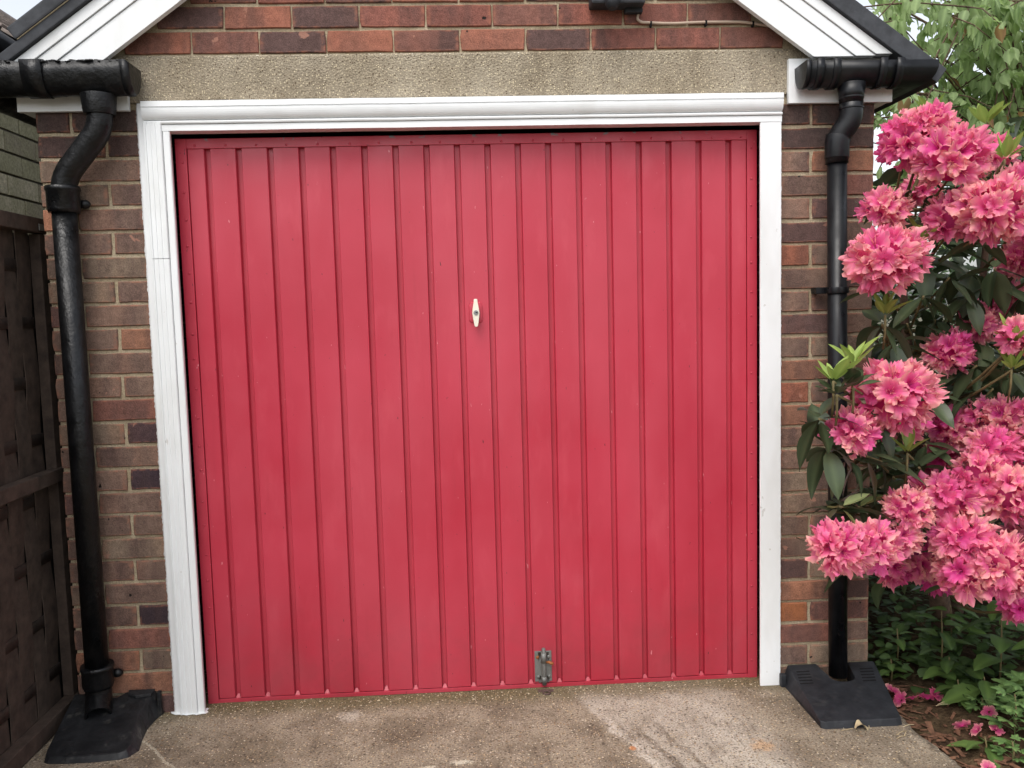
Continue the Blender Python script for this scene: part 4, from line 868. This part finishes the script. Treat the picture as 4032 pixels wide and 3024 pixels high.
# ---- individual weeds
WB = [leaf_mesh('leaf', 1, .52, 10, .2, .25+.1*s, .6, .03, .06, s) for s in range(3)]; WM = [w.mesh('leaf', 0, False) for w in WB]
for q in WM: q.materials.append(M['weed'])
def lobed(seed):
    b = MB(); r = random.Random(seed); base = leaf_mesh('l', 1, .55, 6, .1, .2, .3, .03, .12, seed)
    for a, s in ((0, .62), (.75, .5), (-.75, .5), (1.45, .36), (-1.45, .36)): place(b, base, Matrix.Translation((.35, 0, 0)) @ Matrix.Rotation(a, 4, 'Z') @ Matrix.Scale(s, 4))
    b.tube([(-.4, 0, -.1), (0, 0, 0), (.36, 0, 0)], .012, 4); return b
LBM = [lobed(s).mesh('leaf', 0, False) for s in range(3)]
for q in LBM: q.materials.append(M['weed2'])
def weed(label, x, y, n, L, h, ms, up=.3, grp='weeds in the flower bed'):
    z0 = bed_z(x, y) if x > 2.44 else -.02; o = thing('weed', label, 'weed', (x, y, z0), grp); st = MB()
    for k in range(n):
        a = 2*math.pi*(k*.382+rnd.uniform(-.06, .06)); zz = h*(k+.5)/n; d = Vector((math.cos(a), math.sin(a), up+rnd.uniform(-.25, .2))); p = Vector((x, y, z0+zz)) + Vector((d.x, d.y, 0))*L*.12
        link('leaf', rnd.choice(ms), None, o, frame(p, d, rnd.uniform(-.3, .3), L*rnd.uniform(.75, 1.15)*(1.1-.35*k/n)))
    st.tube([(x, y, z0-.02), (x+.004, y, z0+h*.5), (x, y+.003, z0+h)], [.004, .003, .002], 6); st.build('stem', M['twig'], o)
weed('tall broad-leaved weed with crinkled leaves, highest plant at the right of the bed', 2.80, -.18, 13, .150, .32, WM, .15)
weed('broad-leaved weed with paired leaves just left of the tallest weed', 2.67, -.04, 11, .120, .24, WM, .2)
weed('low weed with one large yellowish green leaf lying forward in the bed', 2.70, -.25, 8, .150, .09, WM, .05)
weed('small dark leafy weed nearest the concrete by the fallen petals', 2.635, -.205, 7, .100, .07, WM, .1)
weed('low rounded-leaf weed at the front of the bed beside the bark chips', 2.535, -.515, 6, .105, .05, WM, .0)
weed('pale green lobed-leaf weed in the lower right corner of the bed', 2.665, -.46, 18, .090, .12, LBM, .35)
weed('pale lobed-leaf weed spreading behind the lower right corner weed', 2.76, -.37, 16, .090, .12, LBM, .35)
weed('lobed-leaf seedling at the very front among the bark chips', 2.575, -.585, 9, .065, .06, LBM, .35)
weed('leafy weed hidden at the foot of the rhododendron trunk', 2.80, .12, 11, .115, .18, WM, .25)
weed('round-leaved weed beside the right drain cover', 2.505, .0, 9, .070, .08, WM, .3)
weed('dark broad-leaved weed between the fallen petals and the tallest weed', 2.66, -.11, 8, .110, .10, WM, .1)
weed('small lobed weed between the two groups of fallen petals', 2.655, -.31, 9, .060, .05, LBM, .3)
weed('lobed weed at the bottom right edge of the picture', 2.70, -.60, 14, .085, .10, LBM, .35)
weed('upright leafy weed at the right edge of the bed below the flowers', 2.90, -.28, 12, .130, .26, WM, .2)
weed('weed with long leaves behind the right drain cover in deep shade', 2.58, .10, 10, .095, .14, WM, .3)
# ---- fallen petals
PM = []
for s in range(3):
    b = MB(); base = floret(20+s); b.v = [(x, y, z*.35) for x, y, z in base.v]; b.f = base.f; b.sm = base.sm; b.at = base.at; q = b.mesh('fallen_flower', 0, False); q.materials.append(M['petal']); PM.append(q)
PF = [(2.452, -.112, .055), (2.440, -.188, .055), (2.480, -.192, .045), (2.523, -.212, .058), (2.562, -.200, .058), (2.527, -.405, .052), (2.556, -.440, .048), (2.604, -.462, .045), (2.637, -.375, .045), (2.475, -.626, .045), (2.450, -.645, .03), (2.755, -.275, .04)]
PL = ['fallen pink blossom lying against the right edge of the right drain cover', 'fallen pink blossom just below the one against the drain cover', 'small fallen pink blossom alone between the drain cover and the pair', 'left of the two touching fallen pink blossoms behind the bare soil', 'right of the two touching fallen pink blossoms behind the bare soil',
      'leftmost fallen pink blossom in the row below the bare soil', 'middle fallen pink blossom in the row below the bare soil', 'rightmost fallen pink blossom in the row below the bare soil', 'dim fallen pink blossom half hidden under the leaves above the lower row', 'lowest fallen pink blossom by the bottom edge of the picture', 'tiny fallen pink petal beside the lowest blossom', 'fallen pink blossom under the large yellowish leaf at the right']
for k, (x, y, s) in enumerate(PF):
    Mx = Matrix.Translation((x, y, bed_z(max(x, 2.45), y)+.020+s*.14)) @ Euler((rnd.uniform(.3, 1.1), rnd.uniform(-.5, .5), rnd.uniform(0, 6))).to_matrix().to_4x4() @ Matrix.Scale(s, 4)
    o = link('fallen_flower', PM[k % 3], None, None, Mx); o.color = lin(222, 76, 134); tag(o, PL[k], 'fallen flower', 'fallen blossoms on the bed')
